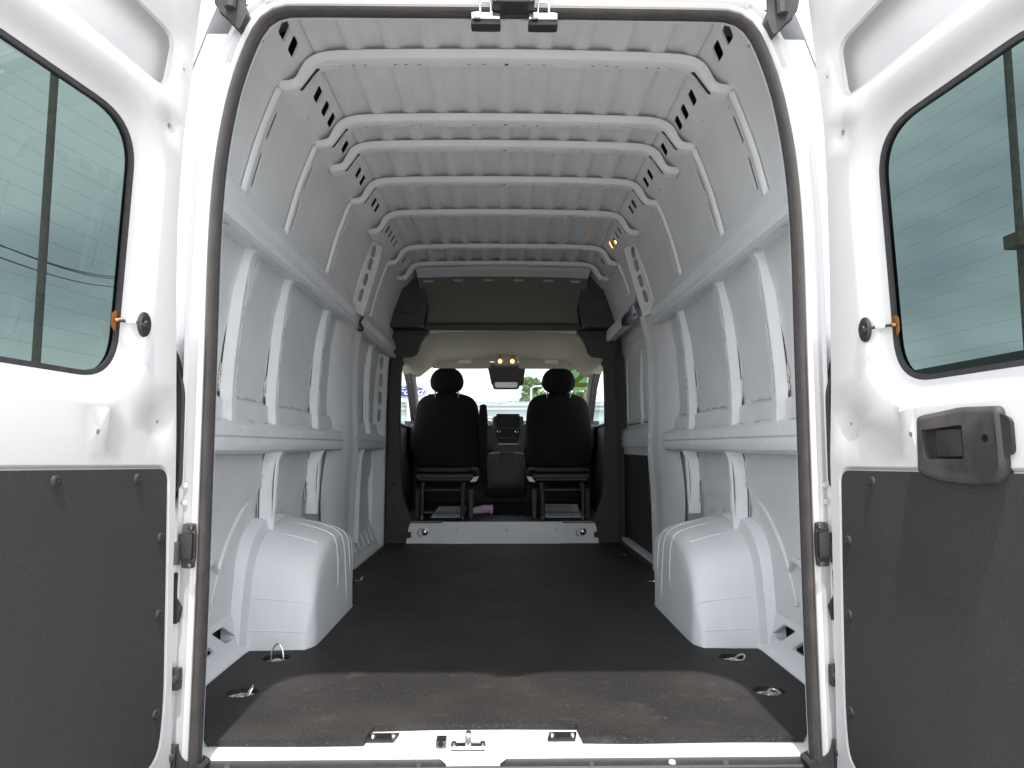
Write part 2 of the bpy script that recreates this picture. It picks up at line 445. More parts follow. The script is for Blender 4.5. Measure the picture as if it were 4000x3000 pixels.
INN = [(0, 1.987), (.3, 1.985), (.54, 1.979), (.60, 1.972), (.637, 1.952), (.652, 1.918), (.664, 1.892), (.684, 1.878), (.705, 1.874), (.738, 1.873)]
full = [(-x, z) for x, z in reversed(INN)] + INN[1:]
BOWP = Path(full, 2)
def prof_at(PF, v):
    for i in range(1, len(PF)):
        if v <= PF[i][0] or i == len(PF) - 1:
            a = (v - PF[i - 1][0]) / max(1e-9, PF[i][0] - PF[i - 1][0]); a = max(0, min(1, a))
            return PF[i - 1][1] + (PF[i][1] - PF[i - 1][1]) * a, PF[i - 1][2] + (PF[i][2] - PF[i - 1][2]) * a
def bow(Y, holes=True, long=.05, wide=1):
    # profile: (v, dy, off) from the rear edge, over the rear face, the bottom face, up the front face
    w = long
    PF = [(0, -.022, .0195), (.006, -.017, .018), (.022, -.003, .003), (.027, .002, 0), (.027 + w, .002 + w, 0), (.033 + w, .006 + w, .004), (.055 + w, .010 + w, .024)]
    V = PF[-1][0]; Lb = BOWP.L; mid = Lb / 2
    def M(s, v, d):
        c = BOWP.at(s); n = BOWP.nrm(s); dy, of = prof_at(PF, v)
        if n.dot(Vector((0, 1.2)) - c) > 0: n = -n      # outward, away from the load space
        q = c + n * (of + d)
        return (q.x, Y + dy, q.y)
    hs = []
    if holes:
        vh = .027 + w * .72
        offs_ = [0] if True else []
        hs.append(rect(mid, vh, .012, .017))
        for sg in (-1, 1):
            for d in (.075, .125, .29, .335, .37, .47, .51):
                hs.append(rect(mid + sg * d, vh, .011, .0095))
            hs.append(ell(mid + sg * .553, vh, .009, .004, 8)); hs.append(rect(mid + sg * .53, vh, .004, .004)); hs.append(rect(mid + sg * .575 - 0, vh, .007, .005))
            # long slot round the bend
            hs.append(slot(mid + sg * .632, .027 + w * .60, mid + sg * .712, .027 + w * .42, .0125))
    lp = [([(0, p[0]), (Lb, p[0])], False) for p in PF[1:-1]]
    o = sheet('roof_bow', [(0, 0), (Lb, 0), (Lb, V), (0, V)], hs, M, .022, .02, BODY, van, loops=lp, rim=.004, omin=True)
    def inner(s, of): 
        c = BOWP.at(s); n = BOWP.nrm(s)
        if n.dot(Vector((0, 1.2)) - c) > 0: n = -n
        return c + n * of
    build(MB().grid([[(q.x, Y + dy, q.y) for dy, of in ((.004, .0085), (.001 + w, .0085), (.004 + w, .014)) for q in (inner(Lb * k / 80, of),)] for k in range(81)]), 'bow_shade_liner', OUTER, o)  # dark sheet added inside the bow so its holes look shaded
    return o
BOWS = [.478, .905, 1.135, 1.52, 1.97, 2.60, 3.0]
for i, y in enumerate(BOWS): bow(y, True, .05 if i < 4 else .045)

# cove strips between roof and wall, with slanted openings
CV = Path([(.619, 2.008), (.627, 2.000), (.735, 1.885), (.748, 1.880)])
for sx in (-1, 1):
    def M(s, v, d, sx=sx):
        c = CV.at(v); n = -CV.nrm(v)
        q = c + n * d; return (sx * q.x, s, q.y)
    hs = []
    for y in (.289, .379, .669, .772, .860, 1.092, 1.359, 1.449, 1.74, 1.82, 2.17, 2.26, 2.35, 2.44, 2.75, 2.82):
        w = .054 if y < 2 else .046
        hs.append(rpoly(rect(y, .068, w, .042, .015), .010, 3))
    for y in (.43, .90, 1.56, 2.08): hs.append(ell(y - .17, .145, .007, .005, 8))
    sheet('cove_strip', [(.03, 0), (3.3, 0), (3.3, CV.L), (.03, CV.L)], hs, M, .06, .02, BODY, van, loops=[([(.03, CV.d[k]), (3.3, CV.d[k])], False) for k in (1, 2)], omin=False)

# ------------------------------------------------------------------ side walls
WP = Path([(.744, 1.882), (.775, 1.80), (.812, 1.69), (.842, 1.57), (.868, 1.46), (.905, 1.40), (.928, 1.25), (.938, 1.05), (.942, .885), (.920, .872), (.910, .800),
           (.930, .74), (.945, .72), (.945, .66), (.948, .57), (.966, .475), (.968, .38), (.960, .27), (.957, .12), (.957, -.02)])
def sweepY(name, P, y0, y1, holes, parent, m=BODY, gs=.08, gv=.04, rim=.006, sx=1, smooth=35, yfun=None, label=None, kink=True, liner=None):
    def M(s, v, d):
        c = P.at(v); n = -P.nrm(v)
        q = c + n * d; return (sx * q.x, s + (yfun(c.y, s) if yfun else 0), q.y)
    lp = [([(y0, P.d[k]), (y1, P.d[k])], False) for k in range(1, len(P.d) - 1)] if kink else []
    if liner:
        vs = sorted(set([P.d[k] + e for k in range(liner[0], liner[1] + 1) for e in (-.003, .003)]))[1:-1]
        build(MB().grid([[M(y0 + (y1 - y0) * i / 4, v, .009) for v in vs] for i in range(5)]), 'rail_shade_liner', OUTER, parent)  # dark backing added to paint shade into the rail holes
    return sheet(name, [(y0, 0), (y1, 0), (y1, P.L), (y0, P.L)], holes, M, gs, gv, m, parent, loops=lp, rim=rim, smooth=smooth, omin=False, label=label)
def post(name, pts, Y, PF, holes, parent, sx, m=BODY, yshift=None, chaik=1, gv=.03, liner=None):
    P = Path(pts, chaik)
    V = PF[-1][0]
    def M(s, v, d):
        c = P.at(s); n = -P.nrm(s)
        dy, of = prof_at(PF, v); q = c + n * (of + d)
        return (sx * q.x, Y + dy + (yshift(c.y, v) if yshift else 0), q.y)
    lp = [([(0, p[0]), (P.L, p[0])], False) for p in PF[1:-1]]
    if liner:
        for pr_, m_, nm_ in ((liner[0], OUTER, 'post_shade_liner'), (liner[1], OUTER, 'post_gap_shade')):  # added dark sheets: shade behind the slots, shadow line along the post edge
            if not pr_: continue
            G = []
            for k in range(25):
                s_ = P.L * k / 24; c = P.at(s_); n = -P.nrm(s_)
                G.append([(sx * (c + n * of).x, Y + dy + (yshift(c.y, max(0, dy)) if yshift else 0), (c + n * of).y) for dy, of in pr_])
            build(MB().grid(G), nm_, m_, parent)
    return sheet(name, [(0, 0), (P.L, 0), (P.L, V), (0, V)], holes(P) if holes else [], M, gv, .03, m, parent, loops=lp, rim=.006, omin=False)
def PF_of(seq):   # [(dy,off)...] -> with arclength
    out = [(0, seq[0][0], seq[0][1])]
    for i in range(1, len(seq)):
        l = math.hypot(seq[i][0] - seq[i - 1][0], seq[i][1] - seq[i - 1][1]); out.append((out[-1][0] + l, seq[i][0], seq[i][1]))
    return out
RAIL = Path([(.862, 1.538), (.838, 1.534), (.816, 1.468), (.818, 1.462), (.836, 1.438), (.815, 1.406), (.817, 1.394), (.830, 1.386), (.916, 1.404)])
WAIST = Path([(.915, .812), (.872, .794), (.860, .786), (.857, .753), (.863, .746), (.859, .722), (.862, .706), (.875, .698), (.940, .690)])
def holes_rail(y0, y1):
    hs = []; y = y0 + .10
    while y < y1 - .05:
        hs.append(ell(y, RAIL.d[1] + .046, .0035, .009, 8)); y += .122
    y = y0 + .18
    while y < y1 - .06:
        c = RAIL.d[7] + .026; hs.append(rpoly([(y - .026, c + .004), (y - .004, c - .013), (y + .026, c - .004), (y + .004, c + .013)], .003, 2)); y += .252
    for y in (y0 + .75, y0 + 1.25):
        if y < y1: hs.append(rect(y, RAIL.d[4] + .016, .004, .018))
    return hs
def holes_waist(y0, y1):
    hs = []; y = y0 + .07
    while y < y1 - .04:
        hs.append(ell(y, WAIST.d[3] - .016, .0038, .0075, 8)); y += .1175
    for e in (.58, .66): 
        if y0 + e < y1: hs.append(ell(y0 + e, WAIST.d[3] - .016, .003, .008, 8))
    y = y0 + .02
    while y < y1 - .04:
        hs.append(rect(y + .01, WAIST.d[5] - .010, .005, .007)); y += .17
    y = y0 + .08
    while y < y1 - .1:
        c = .020
        hs.append(rpoly([(y - .045, c + .010), (y - .03, c - .008), (y + .04, c - .010), (y + .03, c + .008)], .004, 2)); y += .155
    return hs
POSTF = PF_of([(-.014, .035), (-.001, .003), (.003, 0), (.040, 0), (.045, .004), (.048, .05)])
vslot = POSTF[2][0] + .016
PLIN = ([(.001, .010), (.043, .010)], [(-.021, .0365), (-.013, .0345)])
RLIN = ([(.034, .007), (.076, .007)], None)
def ph(z_from, z_to):
    def h(P):
        hs = []; s = P.L * z_from; k = 0
        while s < P.L * z_to - .05:
            if k % 2 == 0: hs.append(slot(s, vslot, s + .085, vslot, .0080, 3)); s += .105
            else: hs.append(ell(s + .012, vslot, .010, .0055, 8)); s += .045
            k += 1
        return hs
    return h
UPP = [(.862, 1.404), (.884, 1.385), (.893, 1.30), (.899, 1.15), (.901, 1.0), (.899, .90), (.888, .84), (.884, .796)]
LWP = [(.875, .698), (.890, .670), (.895, .60), (.897, .50), (.899, .44), (.900, .395)]
LPOSTF = PF_of([(-.010, .062), (-.001, .003), (.003, 0), (.024, 0), (.028, .004), (.031, .07)])
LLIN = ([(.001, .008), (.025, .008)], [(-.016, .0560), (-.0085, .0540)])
WALLPILLAR = PF_of([(0, .009), (.006, 0), (.012, -.004), (.022, -.004), (.030, 0), (.076, 0), (.084, .009)])
PILP = [(.734, 1.872), (.745, 1.845), (.7625, 1.80), (.7995, 1.69), (.8290, 1.57), (.8385, 1.528)]
SW = {}
for sx in (-1, 1):
    yend = 3.52 if sx < 0 else 2.42
    zs = lambda z: WP.s_of(1, z)
    cuts = [rect(2.21, (zs(1.865) + zs(1.53)) / 2, .15, zs(1.53) - zs(1.865)), rect(.47, (zs(.120) + zs(.01)) / 2, .76, zs(.01) - zs(.120))]
    for yb in (.462, .893, 1.505):
        for za, zb in ((1.815, 1.725), (1.675, 1.585)): pass
    if sx < 0: cuts += [rect(2.92, (zs(.15) + zs(.01)) / 2, .98, zs(.01) - zs(.15)), rect(3.39, (zs(1.40) + zs(.90)) / 2, .06, zs(.90) - zs(1.40))]
    wall = sweepY('side_wall', WP, .03, yend, cuts, van, BODY2, sx=sx, gs=.12, gv=.05)
    SW[sx] = wall
    # rails
    sweepY('upper_rail', RAIL, .06, 2.06, holes_rail(.19, 2.06), wall, sx=sx, gs=.1, gv=.03, liner=(1, 8))
    sweepY('waist_rail', WAIST, .06, 2.02, holes_waist(.385, 2.02), wall, sx=sx, gs=.1, gv=.03, liner=(0, 7))
    # ribs from bows 1,2,4 down the upper wall
    for yb in (.462, .893, 1.505):
        def h(P):
            v = WALLPILLAR[4][0] + .027
            return [ell(.028, v, .008, .0035, 8), slot(.068, v, .150, v, .0105, 4), ell(.185, v, .009, .006, 8), slot(.215, v, .318, v, .0105, 4)]
        post('wall_rib', PILP, yb, WALLPILLAR, h, wall, sx, chaik=1, liner=RLIN)
    # posts
    for yp, nm in ((.663, 1), (1.095, 2), (1.705, 3)):
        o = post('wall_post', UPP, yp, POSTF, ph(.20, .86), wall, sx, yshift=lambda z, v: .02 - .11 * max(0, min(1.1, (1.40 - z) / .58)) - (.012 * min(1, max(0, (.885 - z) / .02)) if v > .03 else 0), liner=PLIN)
        # Y shaped gusset with a U cut at the post top
        gx = .893
        g = [(yp + .020, 1.30), (yp + .022, 1.402), (yp + .034, 1.402), (yp + .038, 1.362), (yp + .054, 1.340), (yp + .072, 1.362), (yp + .078, 1.402), (yp + .115, 1.404), (yp + .108, 1.370), (yp + .066, 1.29), (yp + .046, 1.225), (yp + .018, 1.225)]
        mb = MB().prism([(sx * (gx + (z - 1.25) * -.05), y, z) for y, z in rpoly(g, .008, 2)], (sx * .006, 0, 0)); build(mb, 'post_gusset', BODY, wall)
    def wav(z, v):
        return -.014 * max(0, 1 - v / .03) * (sin((.7 - z) * 11))
    for yp in (1.050, 1.680):
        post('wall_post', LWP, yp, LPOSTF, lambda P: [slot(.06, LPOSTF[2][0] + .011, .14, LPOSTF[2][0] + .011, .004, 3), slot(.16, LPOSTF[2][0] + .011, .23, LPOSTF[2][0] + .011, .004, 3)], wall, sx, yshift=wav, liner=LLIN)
    # wide C pillar: lower and upper part
    CP = PF_of([(-.03, .06), (.0, .03), (.06, .012), (.14, 0), (.30, 0), (.33, -.012), (.37, -.012), (.385, .0), (.388, .09)])
    def wavC(z, v):
        k = max(0, 1 - v / .12)
        return k * (-.04 if z > .75 else -.04 - .06 * sin(max(0, min(1, (.75 - z) / .5)) * pi))
    post('c_pillar', [(.836, 1.50), (.852, 1.42), (.872, 1.36), (.880, 1.2), (.882, .95), (.872, .80), (.868, .70), (.874, .60), (.884, .45), (.888, .2), (.888, -.02)], 2.03, CP,
         lambda P: [ell(1.15, .385, .02, .013, 10), ell(.72, .385, .014, .012, 10), ell(.80, .385, .02, .012, 10), rect(.25, .395, .05, .01)] if sx > 0 else [], wall, sx, yshift=wavC)
    CU = PF_of([(0, .085), (.006, .052), (.100, .006), (.108, 0), (.128, 0), (.134, .08)])
    post('c_pillar', [(.708, 1.875), (.718, 1.82), (.748, 1.70), (.770, 1.62), (.792, 1.54), (.815, 1.47)], 2.125, CU,
         lambda P: [slot(s - .016, .086, s + .018, .086, .021, 5) for s in (.045, .125, .220, .315)], wall, sx)
    # sealant beads at the foot of the upper bays
    for (ya, yb2, z) in ((.10, .52, .888), (.69, .92, .889), (1.12, 1.56, .886), (1.73, 2.02, .886)):
        n = int((yb2 - ya) / .006); pts = []
        for k in range(n + 1):
            y = ya + (yb2 - ya) * k / n
            pts.append((sx * (.9385 + random.uniform(-.0015, .0015)), y, z + .003 * sin(k * .35) + random.uniform(-.002, .002)))
        build(MB().tube(pts, [random.uniform(.0015, .0042) for _ in pts], 6), 'sealant_bead', SEALANT, wall)
    for (yq, za, zb) in ((.575, .99, .89), (1.005, 1.05, .90), (1.615, 1.10, .90), (1.022, .66, .56), (1.652, .55, .45)):
        pts = [(sx * (.935 + random.uniform(-.001, .001)) if z > .8 else sx * .945, yq + .004 * sin(k * .7) + random.uniform(-.002, .002), z) for k, z in enumerate([za + (zb - za) * j / 20 for j in range(21)])]
        build(MB().tube(pts, [random.uniform(.002, .006) for _ in pts], 6), 'sealant_bead', SEALANT, wall)
    # base strip with big openings at the floor edge
    BS = Path([(.962, .140), (.952, .125), (.938, .065), (.928, .025), (.920, .018), (.905, .002), (.905, -.02)])
    hs = [rpoly(rect(y, .058, .090, .058, .045), .012, 3) for y in (.36, .54, .715)]
    sweepY('base_strip', BS, .04, .875, hs, wall, sx=sx, gs=.05, gv=.03, rim=.012)
    build(MB().tube([(sx * .932, .10, .305), (sx * .936, .45, .330), (sx * .95, .62, .345), (sx * .963, .68, .30)], .010, 8), 'body_crease', BODY, wall)
    for (y, z) in ((.30, .22), (.56, .275), (.62, .20)):
        build(MB().lathe([(0, .012), (.006, .012), (.007, .004), (.014, .002), (.016, 0)], Matrix.Translation((sx * .962, y, z)) @ Matrix.Rotation(-sx * pi / 2, 4, 'Y'), 10), 'weld_stud', CHROME, wall)

# ------------------------------------------------------------------ wheel housings
ARCH = Path([(.845, -.005), (.850, .08), (.862, .165), (.885, .285), (.955, .365), (1.08, .412), (1.25, .428), (1.40, .415), (1.56, .36), (1.72, .28), (1.88, .16), (1.97, 0), (1.985, -.005)], 2)
CC = Vector((1.40, .0))
SEC = [(.958, 1.01, 0), (.90, .99, 0), (.83, .95, 0), (.77, .91, 0), (.730, .875, 0), (.708, .84, 0), (.697, .79, 0), (.692, .71, 0), (.689, .55, 0), (.687, .35, 0), (.685, .16, 0), (.684, -.01, 0)]
def whp(a, t, lift=0):
    A = ARCH.at(a * ARCH.L); i = min(len(SEC) - 2, int(t)); f = t - i
    x = SEC[i][0] + (SEC[i + 1][0] - SEC[i][0]) * f; k = SEC[i][1] + (SEC[i + 1][1] - SEC[i][1]) * f
    k += lift * (2 if t < 6 else 0); qz = A.y * k; ky = 1 - (1 - min(1, k)) * .5 * min(1, max(0, qz) / .28)
    q = Vector((CC.x + (A.x - CC.x) * ky, qz))
    # plan view: inner face turns back to the wall beyond y 1.5
    if q.x > 1.5: x = x + (q.x - 1.5) ** 1.25 * .50 * (1 if x < .95 else 0)
    if q.x < .93: x = x + max(0, .905 - q.x) ** 1.5 * 2.0 * max(0, (.80 - x) / .12)
    return (min(x, .965) - lift, q.x, max(-.005, q.y))
for sx in (-1, 1):
    P = []
    for i in range(61):
        P.append([(lambda p: (sx * p[0], p[1], p[2]))(whp(i / 60, t / 3)) for t in range(0, 34)])
    wh = build(MB().grid(P), 'wheel_housing', WHITE if False else BODY, van, smooth=60)
    for a, t1 in ((.30, 4.2), (.40, 9.2), (.47, 10.2), (.54, 8.8), (.61, 9.8), (.68, 9.6)):
        pts = [(lambda p: (sx * p[0], p[1], p[2]))(whp(a + (.01 if a > .4 else 0) * max(0, t - 5), t, .0)) for t in [1.5 + (t1 - 1.5) * k / 28 for k in range(29)]]
        n = len(pts); build(MB().tube(pts, [.0032 * min(1, (k + .4) / 5, (n - k - .6) / 3) for k in range(n)], 8), 'pressed_bead', BODY, wh)
    for a, t0, t1 in ((.045, .9, 6.2), (.115, .9, 6.6)):
        pts = [(lambda p: (sx * p[0], p[1], p[2]))(whp(a, t, .0005)) for t in [t0 + (t1 - t0) * k / 20 for k in range(21)]]
        build(MB().tube(pts, .0022, 8), 'pressed_bead', BODY, wh)
    # ragged welding flange along the wall
    P = []
    for i in range(70):
        a = .02 + .72 * i / 69; A = ARCH.at(a * ARCH.L); d = (A - CC).normalized()
        h = .012 + (.010 * random.random() if .3 < a < .62 else .002 * random.random()) + (.028 if i in (38, 44, 52, 55) else 0)
        P.append([(sx * .955, A.x - d.x * .01, max(0, A.y - d.y * .01)), (sx * .940, A.x + d.x * .002, A.y + d.y * .002), (sx * .936, A.x + d.x * h, A.y + d.y * h)])
    build(MB().grid(P), 'weld_flange', BODY, wh, smooth=25)
    # outer arch slice behind
    P = []
    for i in range(31):
        a = .0 + .48 * i / 30; A = ARCH.at(a * ARCH.L); d = (A - CC).normalized()
        e = .055 if a < .30 else .055 - .05 * (a - .30) / .18
        P.append([(sx * .915, A.x + d.x * .0, max(-.005, A.y)), (sx * .925, A.x + d.x * e * .8, max(-.005, A.y + d.y * e * .8)), (sx * .945, A.x + d.x * e, max(-.005, A.y + d.y * e)), (sx * .985, A.x + d.x * e * 1.1, max(-.005, A.y + d.y * e))])
    build(MB().grid(P), 'inner_arch', BODY, wh, smooth=40)
    P = [(sx * .964, 1.40 - (.80 * cos(t)), .02 + .60 * sin(t)) for t in [radians(8 + 60 * k / 20) for k in range(21)]]
    build(MB().tube(P, .008, 8), 'arch_crease', BODY2, wh)

# ------------------------------------------------------------------ front left bay, B pillar, base strip
wl = SW[-1]
sweepY('upper_rail', RAIL, 2.28, 3.50, holes_rail(2.40, 3.5), wl, sx=-1, gs=.1, gv=.03, liner=(1, 8))
sweepY('waist_rail', WAIST, 2.34, 3.36, holes_waist(2.44, 3.36), wl, sx=-1, gs=.1, gv=.03, liner=(0, 7))
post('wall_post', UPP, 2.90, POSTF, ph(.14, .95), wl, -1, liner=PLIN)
post('wall_post', LWP + [(.905, .12)], 2.68, LPOSTF, None, wl, -1, yshift=wav)
post('wall_rib', PILP, 2.585, WALLPILLAR, None, wl, -1); post('wall_rib', PILP, 2.585, WALLPILLAR, None, SW[1], 1)
BP = PF_of([(0, .10), (.004, .065), (.100, .006), (.110, 0), (.150, 0), (.155, .06)])
def bph(P):
    hs = []
    for s in (.17, .30, .43, .56): hs.append(slot(s - .026, .095, s + .026, .095, .022, 5)); hs.append(rect(s + .066, .095, .010, .010))
    return hs
post('b_pillar', [(.846, 1.50), (.862, 1.30), (.870, 1.0), (.872, .75), (.872, .4), (.874, .0)], 3.29, BP, bph, wl, -1, gv=.03)
BS2 = Path([(.960, .20), (.945, .17), (.925, .10), (.905, .04), (.892, .01), (.880, .002), (.880, -.02)])
sweepY('base_strip', BS2, 2.40, 3.45, [rpoly(rect(y, .095, .075, .105, .02), .012, 3) for y in (2.50, 2.63, 2.77, 2.91, 3.06, 3.20, 3.33)], wl, sx=-1, gs=.05, gv=.03, rim=.02)

# ------------------------------------------------------------------ sliding door (right side)
sd_ = MB()
SDP = Path([(.885, 1.76), (.905, 1.66), (.925, 1.50), (.930, 1.47), (.925, 1.45), (.945, 1.40), (.955, 1.1), (.957, .86), (.925, .84), (.915, .80), (.915, .72), (.930, .70), (.945, .40), (.945, .02), (.93, -.02)])
slide = sweepY('sliding_door', SDP, 2.42, 3.66, [rect(3.48, .12, .035, .12), rect(2.95, .09, .02, .012), rect(3.15, .09, .02, .012)], van, BODY, sx=1, gs=.1, gv=.05, rim=.02)
build(MB().prism([(.938, y, z) for y, z in rpoly([(2.44, .045), (3.62, .045), (3.62, .690), (2.44, .690)], .03, 4)], (-.006, 0, 0)), 'trim_panel', PANEL, slide)
ring_o = rpoly([(2.70, .88), (3.50, .88), (3.50, 1.40), (2.70, 1.40)], .05, 5); ring_i = offs(ring_o, -.02)
mb = MB()
mb.grid([[(.952 - (0 if k == 0 else .010) if k < 2 else .954, p[0], p[1]) for k, p in enumerate((offs([(q[0], q[1])] * 1, 0)[0:1] if False else ((ring_o[i % len(ring_o)]), (ring_i[i % len(ring_i)]), (offs(ring_i, -.01)[i % len(ring_i)]))))] for i in range(len(ring_o) + 1)])
build(mb, 'window_recess_rim', BODY, slide)
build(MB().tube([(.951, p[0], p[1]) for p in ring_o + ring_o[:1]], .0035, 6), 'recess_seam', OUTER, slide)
post('door_post', [(.945, 1.40), (.935, 1.30), (.932, 1.0), (.940, .87)], 2.93, PF_of([(0, .02), (.006, 0), (.05, 0), (.056, .008), (.075, .008), (.08, .02)]), None, slide, 1)
build(MB().box(.905, .93, 2.42, 3.60, -.02, .035), 'door_step', BODY, van)
build(MB().box(.862, .905, 2.42, 3.60, -.02, .008), 'side_step', PLAS, van)
# short rail bracket above the sliding door and black door gap
sweepY('rail_bracket', Path([(.800, 1.60), (.788, 1.592), (.782, 1.53), (.792, 1.51), (.86, 1.525)]), 2.80, 3.45, [rect(y, .045, .006, .012) for y in (2.9, 3.02, 3.14, 3.26, 3.38)] + [rect(y, .12, .03, .012) for y in (2.92, 3.12, 3.32)], van, sx=1, gs=.1, gv=.03)
build(MB().prism([(.80, y, z) for y, z in rpoly([(2.40, 1.84), (2.40, 1.60), (2.80, 1.60), (2.80, 1.70), (2.60, 1.73)], .02, 3)], (.003, 0, 0)), 'rail_gusset', BODY, van)
build(MB().tube([(.905, 2.425, z) for z in (0, .4, .8, 1.2, 1.6)], .009, 8), 'door_gap_seal', RUB, van)
sweepY('upper_wall_front', Path([(.744, 1.882), (.775, 1.80), (.812, 1.69), (.830, 1.62), (.885, 1.66)]), 2.42, 3.52, [], van, BODY2, sx=1)
build(MB().box(.80, .815, 2.46, 2.475, 1.515, 1.535), 'wiring_clip', BLUEC, van)
# black latch cover on the C pillar edge
build(MB().prism([(.868, y, z) for y, z in rpoly([(2.40, .37), (2.44, .37), (2.45, .60), (2.43, .64), (2.40, .64)], .01, 2)], (.04, 0, 0)), 'latch_cover', PLAS, van)

# ------------------------------------------------------------------ front: pillar trims, riser, shelf, cab
build(MB().prism([(x, 3.60, z) for x, z in [(-.99, 1.45), (-.95, 1.75), (-.90, 2.0), (-.6, 2.11), (.6, 2.11), (.90, 2.0), (.95, 1.75), (.99, 1.45), (.86, 1.62), (-.86, 1.62)]], (0, .012, 0)), 'light_leak_blocker', OUTER, van)  # unseen panel added to block light leaking in above the shelf
build(MB().grid([[(-.97 + .05 * k, y, z), (-.86 + .05 * k, y, z + .12), (.86 - .05 * k, y, z + .12), (.97 - .05 * k, y, z)] for k, (y, z) in enumerate(((3.565, 1.93), (4.0, 1.78), (4.6, 1.58), (5.0, 1.47)))]), 'cab_roof', WHITE, van)
for sx in (-1, 1):
    out = [(.874, -.01), (.872, .45), (.862, 1.0), (.842, 1.60), (.792, 1.60), (.770, 1.40), (.785, 1.2), (.790, .92), (.782, .65), (.770, .42), (.745, .31), (.690, .17), (.664, .145), (.690, -.01)]
    build(MB().prism([(sx * x, 3.52, z) for x, z in rpoly(out, .012, 3)], (0, .05, 0)), 'b_pillar_trim', TRIM, van, bevel=.006)
    for z in (.26, .44): build(MB().lathe([(0, .006), (.006, .007), (.012, .004), (.014, 0)], Matrix.Translation((sx * .82, 3.52, z)) @ Matrix.Rotation(pi / 2, 4, 'X'), 12), 'trim_fastener', PLAS, van)
    cor = [(.860, 1.62), (.860, 1.415), (.79, 1.40), (.69, 1.405), (.655, 1.43), (.635, 1.50), (.60, 1.560), (.565, 1.59), (.56, 1.62)]
    build(MB().prism([(sx * x, 3.50, z) for x, z in rpoly(cor, .015, 3)], (0, .05, 0)), 'corner_trim', TRIM, van, bevel=.006)
    # black curved side piece of the overhead shelf
    sp = [(.86, 1.60), (.862, 1.72), (.845, 1.84), (.79, 1.95), (.735, 2.01), (.66, 1.985), (.60, 1.93), (.575, 1.85), (.565, 1.76), (.59, 1.62), (.60, 1.60)]
    mb = MB(); sp = rpoly(sp, .02, 3)
    mb.prism([(sx * x, 3.30, z) for x, z in sp], (0, .22, 0)); build(mb, 'shelf_side_trim', PLAS, van, bevel=.02)
    build(MB().box(sx * .70 - .05, sx * .70 + .05, 3.285, 3.30, 1.70, 1.80), 'shelf_side_pocket', TRIM, van, bevel=.004)
# step riser
sr = rpoly([(-.72, -.01), (-.70, .12), (-.685, .160), (.685, .160), (.70, .12), (.72, -.01)], .01, 3)
riser = sheet('step_riser', sr, [ell(.03, .10, .006, .006, 8), ell(.035, .055, .004, .004, 8), ell(-.345, .105, .004, .004, 8), ell(.40, .105, .005, .005, 8), ell(-.12, .08, .003, .003, 8), ell(-.355, .08, .003, .003, 8)],
      lambda s, v, d: (s, 3.50 - .018 * (1 if abs(s) < .42 else max(0, 1 - (abs(s) - .42) / .06)) * 1 + d, v), .05, .03, BODY, van, omin=False)
build(MB().box(-.80, .80, 3.49, 5.5, .150, .158), 'cab_floor', PLAS, van)
build(MB().box(-.16, .20, 3.70, 4.3, .158, .163), 'cab_floor_mat', DASH, van)
for sx in (-1, 1):
    rg = bpy.data.objects.new('tie_down_ring', None)
    o = build(MB().lathe([(0, .016), (.010, .014), (.014, .008), (.026, .004), (.028, 0)], Matrix.Translation((sx * .59 + .01, 3.497, .085)) @ Matrix.Rotation(pi / 2, 4, 'X'), 14), 'tie_down_ring', CHROME, van)
    pts = [(sx * .59 - .018 + .024 * cos(t), 3.485, .082 + .028 * sin(t)) for t in [radians(60 + 250 * k / 16) for k in range(17)]]
    build(MB().tube(pts, .0028, 8), 'ring', CHROME, o)
    build(MB().box(sx * .70 - .018, sx * .70 + .018, 3.475, 3.50, .045, .085), 'rubber_stop', RUB, van, bevel=.003)
# overhead shelf: grey-beige liner that curves up to the roof, scalloped top edge
P = []
for k in range(25):
    t = k / 24
    z = 1.62 + (.33) * t; y = 3.50 - .30 * t ** 2.2
    P.append([(x, y, z + (-.012 * (x / .6) ** 2)) for x in [-.62 + 1.24 * j / 20 for j in range(21)]])
shelf = build(MB().grid(P), 'overhead_shelf_liner', BEIGED, van)
build(MB().rbox((0, 3.46, 1.622), (1.24, .07, .055), .012, 6), 'shelf_lip', PLAS, shelf)
for x in (-.55, -.33, -.11, .11, .33, .53):
    build(MB().rbox((x, 3.235, 1.932 - .012 * (x / .6) ** 2), (.075, .02, .022), .009, 5), 'liner_scallop', BEIGE, shelf)
build(MB().grid([[(x, y, z - .012 * (x / .6) ** 2) for x in [-.62 + 1.24 * j / 10 for j in range(11)]] for y, z in ((3.20, 1.950), (3.12, 1.968), (3.09, 1.97), (3.05, 1.985))]), 'front_header', BODY, van)
build(MB().grid([[(x, 3.52, 1.585 + .02 * (1 - (x / .56) ** 2)), (x, 3.51, 1.60 + .02 * (1 - (x / .56) ** 2)), (x, 3.49, 1.61)] for x in [-.60 + 1.2 * j / 20 for j in range(21)]]), 'headliner_edge', BODY, van)
build(MB().box(-1.0, 1.0, 5.35, 5.40, -.30, .98), 'firewall', DASH, van, smooth=0)
build(MB().box(-.98, .98, 3.6, 5.5, -.06, -.02), 'cab_underfloor', DASH, van, smooth=0)
